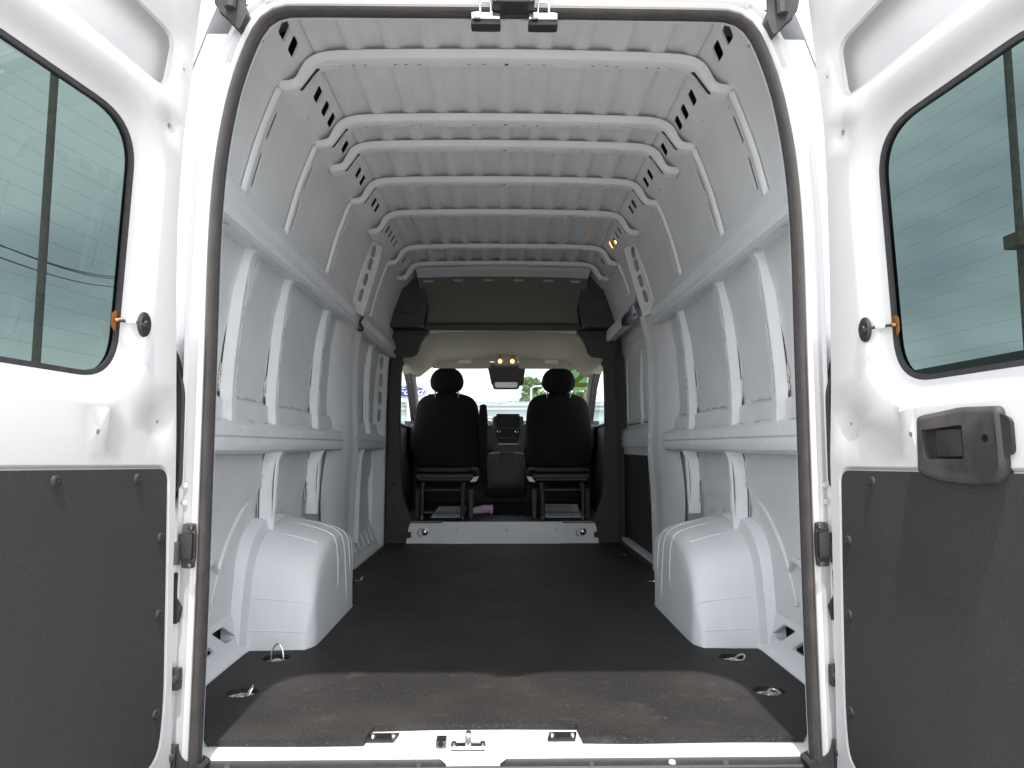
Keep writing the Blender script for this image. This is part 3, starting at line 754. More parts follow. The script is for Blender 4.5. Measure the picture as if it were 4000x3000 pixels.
# cab headliner with the arched front edge, cab sides, A pillars
HY = [3.53, 3.8, 4.2, 4.6, 4.85, 5.0]
hl = []
for y in HY:
    k = (y - 3.53) / 1.5; row = []
    for j in range(41):
        x = -.90 + 1.8 * j / 40; e = max(0, abs(x) - .58) / .22
        row.append((x, y, 1.595 + .015 * (1 - (x / .6) ** 2) - .06 * k * k - .19 * min(1, e) ** 1.7 * (1 - .35 * k)))
    hl.append(row)
headliner = build(MB().grid(hl), 'cab_headliner', BEIGE, van)
for sx in (-1, 1):
    c = (sx * .42 + .02, 4.90, 1.535)
    vis = build(MB().rbox(c, (.56, .03, .125), .014, 6, fn=lambda q: Vector((q.x, q.y - q.z * .5, q.z - .03 * (q.x * sx / .28) ** 2 * (q.x * sx > 0) * (q.z > 0)))), 'sun_visor', BEIGE, headliner, smooth=60)
    build(MB().box(c[0] - .03, c[0] + .10, 4.868, 4.873, 1.52, 1.56), 'warning_label', LABELW, headliner)
ohc = build(MB().rbox((.035, 4.70, 1.535), (.23, .10, .11), .03, 6), 'overhead_console', BEIGE, van, smooth=60)
for x in (-.022, .092):
    build(MB().lathe([(0, .010), (.016, .008), (.020, 0)], Matrix.Translation((x, 4.652, 1.512)) @ Matrix.Rotation(pi / 2, 4, 'X'), 16), 'map_lamp', AMBERC, ohc)
    build(MB().lathe([(.021, .003), (.027, .005), (.029, 0)], Matrix.Translation((x, 4.652, 1.512)) @ Matrix.Rotation(pi / 2, 4, 'X'), 16), 'lamp_bezel', BEIGE, ohc)
    build(MB().box(x - .012, x + .012, 4.646, 4.652, 1.552, 1.562), 'switch', PLAS, ohc)
# sensor cover and mirror
mc = build(MB().prism([(x, 5.03, z) for x, z in rpoly([(-.155, 1.55), (.235, 1.55), (.205, 1.315), (-.105, 1.315)], .03, 4)], (0, .03, 0)), 'sensor_cover', PLAS, van)
mir = build(MB().prism([(x, 4.86, z) for x, z in rpoly([(-.09, 1.345), (.165, 1.345), (.155, 1.272), (-.085, 1.272)], .022, 4)], (0, .03, 0)), 'rear_view_mirror', PLAS, van, bevel=.006)
build(MB().prism([(x, 4.857, z) for x, z in rpoly([(-.075, 1.335), (.150, 1.335), (.142, 1.283), (-.072, 1.283)], .018, 4)], (0, -.002, 0)), 'mirror_glass', mat('mirror_glass', (.28, .29, .29), .25, metal=.6), mir)
# cab sides
for sx in (-1, 1):
    # A pillar
    pts = [(sx * .905, 4.62, 1.48), (sx * .900, 4.95, 1.42), (sx * .905, 5.3, 1.20), (sx * .91, 5.6, .98)]
    build(MB().tube(pts, [.06, .055, .05, .06], 10), 'a_pillar', BEIGE, van)
    # inner B post of the cab (dark) and front door frame
    build(MB().prism([(sx * x, 3.58, z) for x, z in [(.99, -.1), (.99, 1.78), (.84, 1.78), (.83, 1.55), (.79, 1.40), (.83, .9), (.83, .3), (.72, .16), (.72, -.1)]], (0, .10, 0)), 'b_post_inner', TRIM, van)
    fo = [(3.68, .92), (3.72, 1.36), (3.80, 1.45), (4.6, 1.46), (5.0, 1.30), (5.45, .98), (5.40, .90)]
    hole = rpoly(fo, [.03, .08, .05, .1, .1, .03, .03], 4)
    fd = sheet('front_door', [(3.62, .0), (5.6, .0), (5.6, 1.05), (5.0, 1.50), (3.62, 1.56)], [hole], lambda s, v, d, sx=sx: (sx * (.905 + d - .05 * max(0, v - .9) ** 1.2), s, v), .15, .15, TRIM, van, rim=.05, omin=False)
    build(MB().tube([(sx * (.90 - .05 * max(0, z - .9) ** 1.2), y, z) for y, z in hole + hole[:1]], .014, 8), 'window_frame_seal', RUB, fd)
    build(MB().prism([(sx * .935, y, z) for y, z in hole], (sx * .004, 0, 0)), 'window_glass', CLEAR, fd, smooth=0)
    build(MB().prism([(sx * 1.0, y, z) for y, z in [(3.6, -.42), (5.7, -.42), (5.7, .90), (3.6, .90)]], (sx * -.02, 0, 0)), 'front_door_skin', OUTER, van)
    build(MB().tube([(sx * .80, 3.66, .62), (sx * .805, 3.66, 1.0), (sx * .80, 3.66, 1.36)], .012, 6), 'seat_belt', PLAS, van)
    build(MB().lathe([(0, .015), (.028, .012), (.03, 0)], Matrix.Translation((sx * .80, 3.645, 1.365)) @ Matrix.Rotation(pi / 2, 4, 'X'), 12), 'belt_guide', PLAS, van)
# windscreen
wsP = [(-.86, 4.98, 1.55), (.88, 4.98, 1.55), (.92, 5.72, .96), (-.90, 5.72, .96)]
ws = build(MB().add(wsP, [(0, 1, 2, 3)]), 'windscreen', CLEAR, van, smooth=0)
# year decal on the windscreen
def onws(x, t): return Vector((x, 4.98 + .74 * t - .012, 1.55 - .59 * t))
build(MB().add([onws(.47, .03), onws(.86, .03), onws(.865, .44), onws(.47, .44)], [(0, 1, 2, 3)]), 'decal_film', GREEND, ws, smooth=0)
def text(name, s, size, m, parent, Mx, ext=0, shear=0, sx=1):
    cu = bpy.data.curves.new(name, 'FONT'); cu.body = s; cu.size = size; cu.align_x = 'CENTER'; cu.align_y = 'CENTER'; cu.extrude = ext; cu.shear = shear
    if name == 'decal_digit': cu.offset = .012
    o = bpy.data.objects.new(name, cu); COL.objects.link(o); cu.materials.append(m)
    dg = bpy.context.evaluated_depsgraph_get(); me = bpy.data.meshes.new_from_object(o.evaluated_get(dg)); bpy.data.objects.remove(o)
    me.transform(Mx)
    o = link(name, me, m, parent, 0); return o
dd = (onws(0, 1) - onws(0, 0)).normalized()
R3 = Matrix(((1, 0, 0), (0, -dd.y, 0), (0, -dd.z, 0))).to_4x4()
Mx = Matrix.Translation(onws(.76, .235) + Vector((0, -.012, 0))) @ Matrix(((1, 0, 0, 0), (0, -dd.y, 0, 0), (0, -dd.z, 1, 0), (0, 0, 0, 1)))
text('decal_digit', '2', .44, LIME, ws, Mx)

# dashboard
dash = build(MB().rbox((0, 5.10, .80), (1.78, .62, .30), .07, 8), 'dashboard', DASH, van, smooth=60)
cons = build(MB().rbox((.055, 4.84, .80), (.30, .16, .42), .03, 6, fn=lambda q: Vector((q.x * (1 + .25 * max(0, -q.z)), q.y, q.z))), 'centre_stack', DASH, dash, smooth=60)
build(MB().prism([(x, 4.752, z) for x, z in rpoly([(-.055, .895), (.160, .895), (.160, 1.023), (-.055, 1.023)], .010, 3)], (0, .03, 0)), 'touch_screen', SCREEN, dash, bevel=.003)
build(MB().prism([(x, 4.756, z) for x, z in rpoly([(-.050, .785), (-.065, .885), (.170, .885), (.155, .785), (.13, .755), (-.025, .755)], .012, 3)], (0, .02, 0)), 'radio_panel', SCREEN, dash)
for x in (-.035, .135):
    build(MB().lathe([(.011, .012), (.016, .014), (.018, .004), (.02, 0)], Matrix.Translation((x, 4.755, .862)) @ Matrix.Rotation(pi / 2, 4, 'X'), 18), 'radio_knob', CHROME, dash)
for k in range(7):
    build(MB().box(-.03 + k * .024, -.014 + k * .024, 4.752, 4.756, .795, .806), 'radio_button', TRIM, dash)
build(MB().box(-.04, .15, 4.745, 4.752, .738, .745), 'switch_row', STEEL, dash)
build(MB().lathe([(.018, .004), (.026, .014), (.03, .004), (.032, 0)], Matrix.Translation((-.118, 4.77, .965)) @ Matrix.Rotation(pi / 2, 4, 'X'), 20), 'air_vent', CHROME, dash)
build(MB().tube([(-.115, 4.72, .92), (-.118, 4.66, .90)], .014, 8), 'gear_lever', PLAS, dash)
st = build(MB().tube([(-.46 + .19 * cos(t), 4.55 + .05 * sin(t), .93 + .18 * sin(t)) for t in [2 * pi * k / 24 for k in range(25)]], .015, 8, False), 'steering_wheel', PLAS, van)
build(MB().rbox((-.46, 4.58, .92), (.18, .06, .12), .03, 4), 'wheel_hub', PLAS, st)
mid = build(MB().rbox((.035, 4.55, .50), (.34, .40, .34), .04, 5), 'centre_console', DASH, van, smooth=60)
build(MB().rbox((.03, 4.28, .33), (.36, .34, .10), .04, 5), 'console_cushion', FAB, mid, smooth=60)
for (x0, x1, z0, z1) in ((-.025, .095, .53, .545), (-.025, .095, .655, .67), (-.025, -.010, .545, .655), (.080, .095, .545, .655)):
    build(MB().box(x0, x1, 4.325, 4.345, z0, z1), 'cup_holder_frame', TRIM, mid)

# ------------------------------------------------------------------ seats
def seat(sx, label):
    X = -.457 if sx < 0 else .458
    root = bpy.data.objects.new('seat', None); COL.objects.link(root); root.parent = van
    root.matrix_parent_inverse = Matrix.Translation(-Vector(van.location)); root.location = (0, 0, 0); root['label'] = label
    def shp(q):
        k = (q.z + .27) / .54
        k = min(1, k); w = 1 - .34 * max(0, k - .62) ** 1.6 - .05 * max(0, .3 - k)
        return Vector((q.x * w, q.y * (1 - .25 * k) + .03 * (q.x / .26) ** 2 + .06 * k, q.z - .055 * (q.x / .26) ** 2 * max(0, k - .5) * 2))
    build(MB().rbox((X, 3.86, .855), (.535, .15, .615), .07, 14, fn=shp), 'backrest', FAB, root, smooth=70)
    build(MB().rbox((X, 3.87, 1.255), (.275, .11, .205), .085, 10, fn=lambda q: Vector((q.x * (1 - .15 * max(0, q.z / .1)), q.y, q.z))), 'headrest', FAB, root, smooth=70)
    for dx in (-.095, .095): build(MB().tube([(X + dx, 3.88, 1.08), (X + dx, 3.88, 1.18)], .007, 8), 'headrest_post', CHROME, root)
    build(MB().rbox((X, 4.15, .47), (.52, .50, .15), .05, 8), 'seat_cushion', FAB, root, smooth=70)
    build(MB().rbox((X, 3.88, .545), (.40, .06, .07), .02, 5), 'back_lower_shell', TRIM, root, smooth=60)
    build(MB().rbox((X + .01, 3.93, .505), (.20, .02, .035), .008, 4), 'cushion_spring_pad', BEIGE, root)
    # tubular base
    for dx in (-.155, .155):
        build(MB().tube([(X + dx + .005 * sx, 3.62, .16), (X + dx + .005 * sx, 3.62, .40), (X + dx, 3.66, .43)], .017, 10), 'base_upright', PLAS, root)
        build(MB().tube([(X + dx + .005 * sx, 3.612, .163), (X + dx + .005 * sx, 3.612, .188)], .010, 8), 'floor_bolt', CHROME, root)
        build(MB().box(X + dx * 1.35 - .015, X + dx * 1.35 + .015, 3.75, 4.25, .16, .38), 'side_plate', PLAS, root)
    for z in (.215, .385): build(MB().tube([(X - .155, 3.62, z), (X + .155, 3.62, z)], .008, 8), 'cross_tube', STEEL, root)
    build(MB().tube([(X - .20, 3.70, .46), (X + .20, 3.70, .46)], .010, 8), 'cross_tube', STEEL, root)
    build(MB().box(X - .22, X + .22, 3.72, 3.76, .475, .50), 'base_rail', PLAS, root)
    build(MB().prism([(X + .2 * -sx + x * -sx, 3.73, z) for x, z in [(0, .44), (.05, .445), (.07, .485), (.03, .48)]], (0, .01, 0)), 'recliner_bracket', STEEL, root)
    if sx < 0:
        build(MB().rbox((-.158, 3.86, .79), (.072, .09, .54), .034, 6), 'armrest', FAB, root, smooth=70)
    return root
seat(-1, 'black driver seat with its armrest folded up'); seat(1, 'black passenger seat without an armrest')

# loose things on the cab floor
def paper(name, label, pts, parent=None, lines=6):
    th = thing(name, label, 'paper', pts[0])
    build(MB().prism(pts, (0, 0, .002)), 'sheet', PAPER, th)
    a, b, c, d = [Vector(p) for p in pts]
    for k in range(lines):
        t = .12 + .76 * k / (lines - 1)
        p = a.lerp(d, t); q = b.lerp(c, t); s = p.lerp(q, .1); e = p.lerp(q, .9 - .2 * random.random()); w = (d - a) * .012
        up = Vector((0, 0, .0028))
        build(MB().add([s - w + up, e - w + up, e + w + up, s + w + up], [(0, 1, 2, 3)]), 'print_line', INK, th, smooth=0)
    return th
paper('paper_sheet', 'white printed sheet on the floor under the driver seat', [(-.56, 3.72, .166), (-.30, 3.72, .166), (-.30, 4.02, .225), (-.52, 4.02, .225)])
paper('paper_sheet', 'white printed sheet on the floor under the passenger seat', [(.33, 3.72, .166), (.62, 3.72, .166), (.62, 4.05, .24), (.33, 4.05, .24)], lines=9)
pc = thing('cloth', 'pink rolled cloth on the cab floor beside the driver seat', 'cloth', (-.18, 3.8, .17))
build(MB().tube([(-.26, 3.80, .205), (-.20, 3.80, .215), (-.14, 3.80, .225), (-.085, 3.81, .225)], [.022, .03, .034, .028], 10), 'roll', PINK, pc)
build(MB().rbox((-.09, 3.80, .225), (.03, .06, .07), .012, 3), 'fold', PINK, pc)

# ------------------------------------------------------------------ cargo floor mat
RINGS = [(-.775, .432), (-.780, .757), (-.795, 2.13), (-.80, 3.03), (.775, .420), (.778, .740), (.785, 2.08), (.79, 2.98)]
half = [(.735, .105), (.80, .20), (.900, .24), (.905, .80), (.90, .838), (.80, .842), (.735, .85), (.70, .868), (.686, .90), (.682, .95), (.682, 1.5), (.70, 1.60), (.76, 1.75), (.86, 1.93), (.885, 2.0), (.885, 2.42), (.868, 2.46), (.868, 3.52)]
ol = half + [(-x, y) for x, y in reversed(half)]
ol += [(-.50, .100), (-.352, .102), (-.345, .185), (-.20, .192), (.0, .193), (.18, .188), (.187, .108), (.30, .103), (.55, .108)]
mt = sheet('floor_mat', ol, [ell(x, y, .047, .040, 20) for x, y in RINGS], lambda s, v, d: (s, v, -d), .12, .12, MAT, None, rim=.016, omin=False, thick=.014)
tag(mt, 'black rubber mat covering the cargo floor, brown with dust near the sill', 'floor mat')
for i, (x, y) in enumerate(RINGS):
    T = Matrix.Translation((x, y, -.020))
    cup = build(MB().lathe([(0, .002), (.018, .003), (.046, .003), (.050, .004)], T, 22), 'tie_down_ring', WHITE if i % 4 < 2 else STEEL, van)
    build(MB().lathe([(0, .018), (.014, .015), (.020, .008), (.021, .003)], T, 14), 'ring_bolt', CHROME, cup)
    tilt = {0: (62, 20), 1: (85, 70), 2: (65, 20), 3: (5, 0), 4: (8, 80), 5: (28, 30), 6: (8, 0), 7: (4, 0)}[i]
    R = Matrix.Translation((x + .018, y, -.010)) @ Matrix.Rotation(radians(tilt[1]), 4, 'Z') @ Matrix.Rotation(radians(-tilt[0]), 4, 'Y')
    if i == 1: R = Matrix.Translation((x + .006, y, -.012)) @ Matrix.Rotation(radians(-12), 4, 'Z') @ Matrix.Rotation(radians(-84), 4, 'Y')
    pts = [R @ Vector((-.004 + .0, 0, 0)) for _ in range(0)]
    for t in [radians(-90 + 180 * k / 14) for k in range(15)]:
        pts.append(R @ Vector(((.030 if i != 1 else .040) * cos(t), .018 * sin(t), 0)))
    pts.append(pts[0])
    if i == 1:
        pts = [(x - .020 + .022 * (1 - cos(t)) * 1.0, y + .004 * sin(t), -.012 + .058 * sin(t)) for t in [radians(180 * k / 16) for k in range(17)]]
    build(MB().tube(pts, .0032, 8, False), 'ring', CHROME, cup)

# ------------------------------------------------------------------ rear opening: sill, frame, seal, strikers
sill = build(MB().grid([[(x, y, z) for x in (-.76, -.4, 0, .4, .76)] for y, z in ((.24, -.0155), (.09, -.017), (.065, -.021), (.058, -.0265), (.057, -.04))]), 'rear_sill', WHITE, van, bevel=0)
build(MB().grid([[(-.165, .075, -.0185), (-.165, .060, -.0255), (-.145, .036, -.0300), (-.145, .034, -.036)], [(.002, .075, -.0185), (.002, .060, -.0255), (-.018, .036, -.0300), (-.018, .034, -.036)]]), 'sill_drop', WHITE, sill)
for xs in (-.312, .140):
    o = build(MB().prism([(xs - .040, .120, -.013), (xs + .030, .120, -.013), (xs + .038, .165, -.013), (xs - .032, .165, -.013)], (0, 0, .003)), 'door_striker', PLAS, van)
    build(MB().prism([(xs - .036, .125, -.0095), (xs + .026, .125, -.0095), (xs + .032, .158, -.0095), (xs - .028, .158, -.0095)], (0, 0, .001)), 'striker_plate', STEEL, o)
    for dx in (-.026, .026): build(MB().lathe([(0, .006), (.006, .005), (.008, 0)], Matrix.Translation((xs + dx, .143, -.0085)), 10), 'bolt', CHROME, o)
o = build(MB().box(-.175, -.150, .088, .125, -.017, .000), 'latch_block', STEEL, van, bevel=.003)
build(MB().lathe([(0, .001), (.007, .001)], Matrix.Translation((-.1625, .087, -.006)) @ Matrix.Rotation(pi / 2, 4, 'X'), 12), 'latch_hole', HOLE, o)
o = build(MB().rbox((-.095, .085, -.010), (.085, .025, .010), .004, 4), 'lock_lever', CHROME, van)
build(MB().rbox((-.095, .083, .006), (.016, .022, .04), .007, 4), 'lever_grip', CHROME, o)
for dx in (-.035, .035): build(MB().lathe([(0, .009), (.006, .008), (.008, 0)], Matrix.Translation((-.095 + dx, .085, -.008)), 10), 'bolt', STEEL, o)

# opening contour (seal centre line)
OC = [(.724, -.01), (.723, .27), (.724, .60), (.726, .93), (.728, 1.18), (.725, 1.34), (.717, 1.452), (.707, 1.528), (.694, 1.603), (.677, 1.670), (.657, 1.730), (.640, 1.770), (.614, 1.806), (.574, 1.826), (.514, 1.830), (.3, 1.831), (0, 1.832)]
fullc = [(-x, z) for x, z in OC] + [(x, z) for x, z in reversed(OC[:-1])]
def catmull(P, n=6):
    P = [Vector(p) for p in P]; Q = [P[0] * 2 - P[1]] + P + [P[-1] * 2 - P[-2]]; out = []
    for i in range(1, len(Q) - 2):
        a, b2, c, d = Q[i - 1:i + 3]
        for k in range(n):
            t = k / n; out.append(.5 * ((2 * b2) + (c - a) * t + (2 * a - 5 * b2 + 4 * c - d) * t * t + (3 * b2 - a - 3 * c + d) * t ** 3))
    return out + [P[-1]]
OCP = Path(catmull(fullc), 0)
NOC = 140
def ocpt(s, off):   # off > 0 outward
    c = OCP.at(s); n = OCP.nrm(s)
    if n.dot(Vector((0, .8)) - c) > 0: n = -n
    return c + n * off
S = [OCP.L * k / NOC for k in range(NOC + 1)]
# rubber seal: two lips
mb = MB()
prof = [(.007, .010), (.007, -.006), (.003, -.014), (-.003, -.016), (-.008, -.011), (-.011, -.002), (-.012, .010), (-.006, .014)]
mb.grid([[(lambda q: (q.x, y, q.y))(ocpt(s, o)) for o, y in prof + prof[:1]] for s in S]); build(mb, 'door_seal', SEAL, van, smooth=50)
mb = MB(); prof = [(-.009, -.004), (-.0155, .004), (-.0155, .014), (-.008, .016)]
mb.grid([[(lambda q: (q.x, y, q.y))(ocpt(s, o)) for o, y in prof + prof[:1]] for s in S]); build(mb, 'seal_lip', RUB, van, smooth=50)
# white frame around the opening, stepped
mb = MB()
def fprof(s):
    z = OCP.at(s).y
    top = max(0, min(1, (z - 1.45) / .35))
    o = [(-.010, .03), (-.008, .012), (.005, .010), (.010, -.004), (.022, -.008), (.034, .0), (.050, .004), (.058, -.002), (.066, .010), (.086, .020), (.094, .05), (.105, .09)]
    if top > .5: o = [(a * (1 if a < .03 else .85), b) for a, b in o]
    return o
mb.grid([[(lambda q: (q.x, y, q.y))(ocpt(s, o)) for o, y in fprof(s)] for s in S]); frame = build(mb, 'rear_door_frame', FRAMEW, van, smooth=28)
def shell_pt(q):
    c = Vector((0, .9)); d = (q - c).normalized(); P = Path(OUTP, 1).p; P = [Vector((-p.x, p.y)) for p in P] + [Vector((p.x, p.y)) for p in reversed(P[:-1])]
    best = None
    for i in range(1, len(P)):
        a, b2 = P[i - 1], P[i]; e = b2 - a; den = d.x * e.y - d.y * e.x
        if abs(den) < 1e-9: continue
        w = a - c; t = (w.x * e.y - w.y * e.x) / den; u = (w.x * d.y - w.y * d.x) / den
        if t > 0 and -.001 <= u <= 1.001: best = c + d * t
    return best
mb = MB()
def row(s):
    a = ocpt(s, fprof(s)[-1][0]); z = shell_pt(a); z = c0_ if (c0_ := z) is not None else a
    return [(a.x, .088, a.y), (z.x, .46, z.y)]
mb.grid([row(s) for s in S]); build(mb, 'rear_quarter_panel', WHITE, van, smooth=50)
build(MB().grid([[(x, .03, 1.86), (x, .03, 2.01)] for x in (-.68, 0, .68)]), 'rear_header_inner', BODY, van)
for sx in (-1, 1):
    # inner return panel between frame and side wall
    P = []
    for k in range(20):
        z = -.01 + 1.79 * k / 19
        q = OCP.at(OCP.L / 2)
        xo = None
        for i in range(1, len(OC)):
            if OC[i][1] >= z: xo = OC[i - 1][0] + (OC[i][0] - OC[i - 1][0]) * (z - OC[i - 1][1]) / max(1e-6, OC[i][1] - OC[i - 1][1]); break
        xo = xo or .3
        xw = (WP.at(WP.s_of(1, z) or 0).x if z < 1.88 else .744) - .003
        xo += .014; xw = max(xw, xo + .012)
        P.append([(sx * (xo - .002), .012, z), (sx * (xo + .01), .03, z), (sx * xw, .034, z)])
    build(MB().grid(P), 'jamb_return', BODY, frame)
    # tail lamp housing seen beside the frame
    tl = build(MB().prism([(sx * x, .012, z) for x, z in rpoly([(.83, .99), (.80, .93), (.782, .87), (.778, .84), (.776, .63), (.80, .575), (.83, .56)], .012, 3)], (0, -.03, 0)), 'tail_lamp', PLAS, van, bevel=.004)
    build(MB().prism([(sx * x, -.004, z) for x, z in rpoly([(.85, 1.0), (.812, .93), (.800, .87), (.85, .84)], .01, 3)], (0, -.04, 0)), 'red_lens', REDL, tl)
    # hinge
    for zc in (.485,):
        h = build(MB().rbox((sx * .750, -.008, zc), (.034, .016, .105), .008, 4), 'door_hinge', PLASD, van)
        build(MB().box(sx * .752 - .016, sx * .752 + .016, -.026, -.010, zc - .030, zc + .030), 'hinge_arm', PLAS, h, bevel=.003)
        build(MB().tube([(sx * .773, -.030, zc - .040), (sx * .773, -.030, zc + .01)], .013, 12), 'hinge_pin', PLASD, h)
        for dz in (-.043, .043): build(MB().lathe([(0, .008), (.006, .007), (.008, 0)], Matrix.Translation((sx * .740, -.022, zc + dz)) @ Matrix.Rotation(pi / 2, 4, 'X'), 8), 'bolt', STEEL, h)
    for z in (.16, -.01): 
        s_ = build(MB().box(sx * .768 - .014, sx * .768 + .014, -.022, -.004, z, z + .048), 'door_stop', PLAS, van, bevel=.003)
        build(MB().lathe([(0, .005), (.008, .004), (.010, 0)], Matrix.Translation((sx * .765, -.022, z + .024)) @ Matrix.Rotation(pi / 2, 4, 'X'), 10), 'stop_button', PLASD, s_)
    build(MB().prism([(sx * x, -.004, z) for x, z in [(.790, .42), (.776, .42), (.776, .365), (.762, .34), (.768, .31), (.790, .31)]], (0, -.012, 0)), 'check_strap', PLAS, van, bevel=.002)
    for z in (.585, .625): build(MB().lathe([(0, .0001), (.003, .0002), (.004, .0005), (.006, .0005), (.007, 0)], Matrix.Translation((sx * .768, -.003, z)) @ Matrix.Rotation(pi / 2, 4, 'X'), 14), 'frame_dimple', FRAMEW, frame)
    # rubber foot of the seal at the sill corner
    f = [(.70, -.015), (.738, .0), (.76, .03), (.772, .02), (.785, -.03), (.790, -.085), (.76, -.085), (.758, -.045), (.72, -.030), (.700, -.026)]
    build(MB().prism([(sx * x, .035, z) for x, z in rpoly(f, .006, 2)], (0, -.05, 0)), 'seal_foot', RUB, van, bevel=.004)
    # rain channel end at the upper corner
    g = [(.640, 1.90), (.645, 1.83), (.622, 1.788), (.648, 1.738), (.665, 1.762), (.690, 1.79), (.712, 1.815), (.700, 1.90)]
    g = [(.668, 1.90), (.660, 1.83), (.640, 1.785), (.655, 1.742), (.672, 1.762), (.695, 1.785), (.712, 1.80), (.735, 1.90)]
    gg = [(x + .015, z + .012) for x, z in g]
    build(MB().prism([(sx * x, -.035, z) for x, z in rpoly(gg, .006, 2)], (0, .03, 0)), 'rain_channel_end', PLASD, van, bevel=.005)
    build(MB().tube([(sx * .692, -.045, 1.93), (sx * .688, -.045, 1.85), (sx * .690, -.043, 1.80)], .014, 8), 'rain_channel_rib', PLASD, van)
# header above the opening
hd = MB().grid([[(x, y, z - .05 * max(0, (abs(x) - .50)) ) for x in [-.62 + 1.24 * j / 16 for j in range(17)]] for y, z in ((.008, 1.848), (-.004, 1.850), (-.014, 1.860), (-.010, 1.872), (-.03, 1.90), (-.05, 2.0))])
build(hd, 'rear_header', WHITE, van)
ca = build(MB().box(-.040, .066, -.055, .0, 1.817, 1.87), 'camera_housing', PLAS, van, bevel=.004)
for x in (-.030, .056): build(MB().lathe([(0, .006), (.005, .005), (.006, 0)], Matrix.Translation((x, -.055, 1.823)) @ Matrix.Rotation(pi / 2, 4, 'X'), 10), 'bolt', CHROME, ca)
for xc in (-.057, .089):
    la = build(MB().rbox((xc, .0, 1.806), (.074, .035, .020), .005, 5), 'upper_latch', CHROME, van)
    build(MB().rbox((xc, .006, 1.792), (.076, .035, .014), .004, 4), 'latch_base', PLAS, la)
    pts = [(xc - .014, -.022, 1.812), (xc - .014, -.024, 1.828), (xc - .010, -.026, 1.836), (xc + .010, -.026, 1.836), (xc + .014, -.024, 1.828), (xc + .014, -.022, 1.812)]
    build(MB().tube(pts, .003, 8), 'latch_loop', CHROME, la)
    build(MB().rbox((xc - .022, -.018, 1.797), (.018, .010, .009), .003, 3), 'latch_tongue', STEEL, la)

# bumper step
bs = build(MB().grid([[(x, y, z) for x in (-.84, -.4, 0, .4, .84)] for y, z in ((.0565, -.0275), (.050, -.033), (.030, -.034), (.026, -.038), (-.28, -.040), (-.32, -.06), (-.33, -.30))]), 'bumper_step', PLAS, van)
for x in (-.66, -.21, .20, .52, .78):
    build(MB().lathe([(0, .006), (.007, .005), (.010, 0)], Matrix.Translation((x, .040, -.0335)), 12), 'step_screw', PLASD, bs)
build(MB().lathe([(0, .006), (.007, .005), (.009, 0)], Matrix.Translation((.3925, .042, -.0335)), 12), 'step_screw', LABELW, bs)
lb = MB()
for k in range(110):
    x = random.uniform(-.72, .72); y = random.uniform(-.03, .024); a = random.uniform(0, pi); l = random.uniform(.002, .007)
    lb.box(-l, l, -.0008, .0008, 0, .0012, Matrix.Translation((x, y, -.0385)) @ Matrix.Rotation(a, 4, 'Z'))
gr = build(lb, 'grass_clippings', mat('dry_grass', (.42, .40, .12), .9), None); gr['kind'] = 'stuff'; gr['label'] = 'bits of dry yellow grass on the rear bumper step'

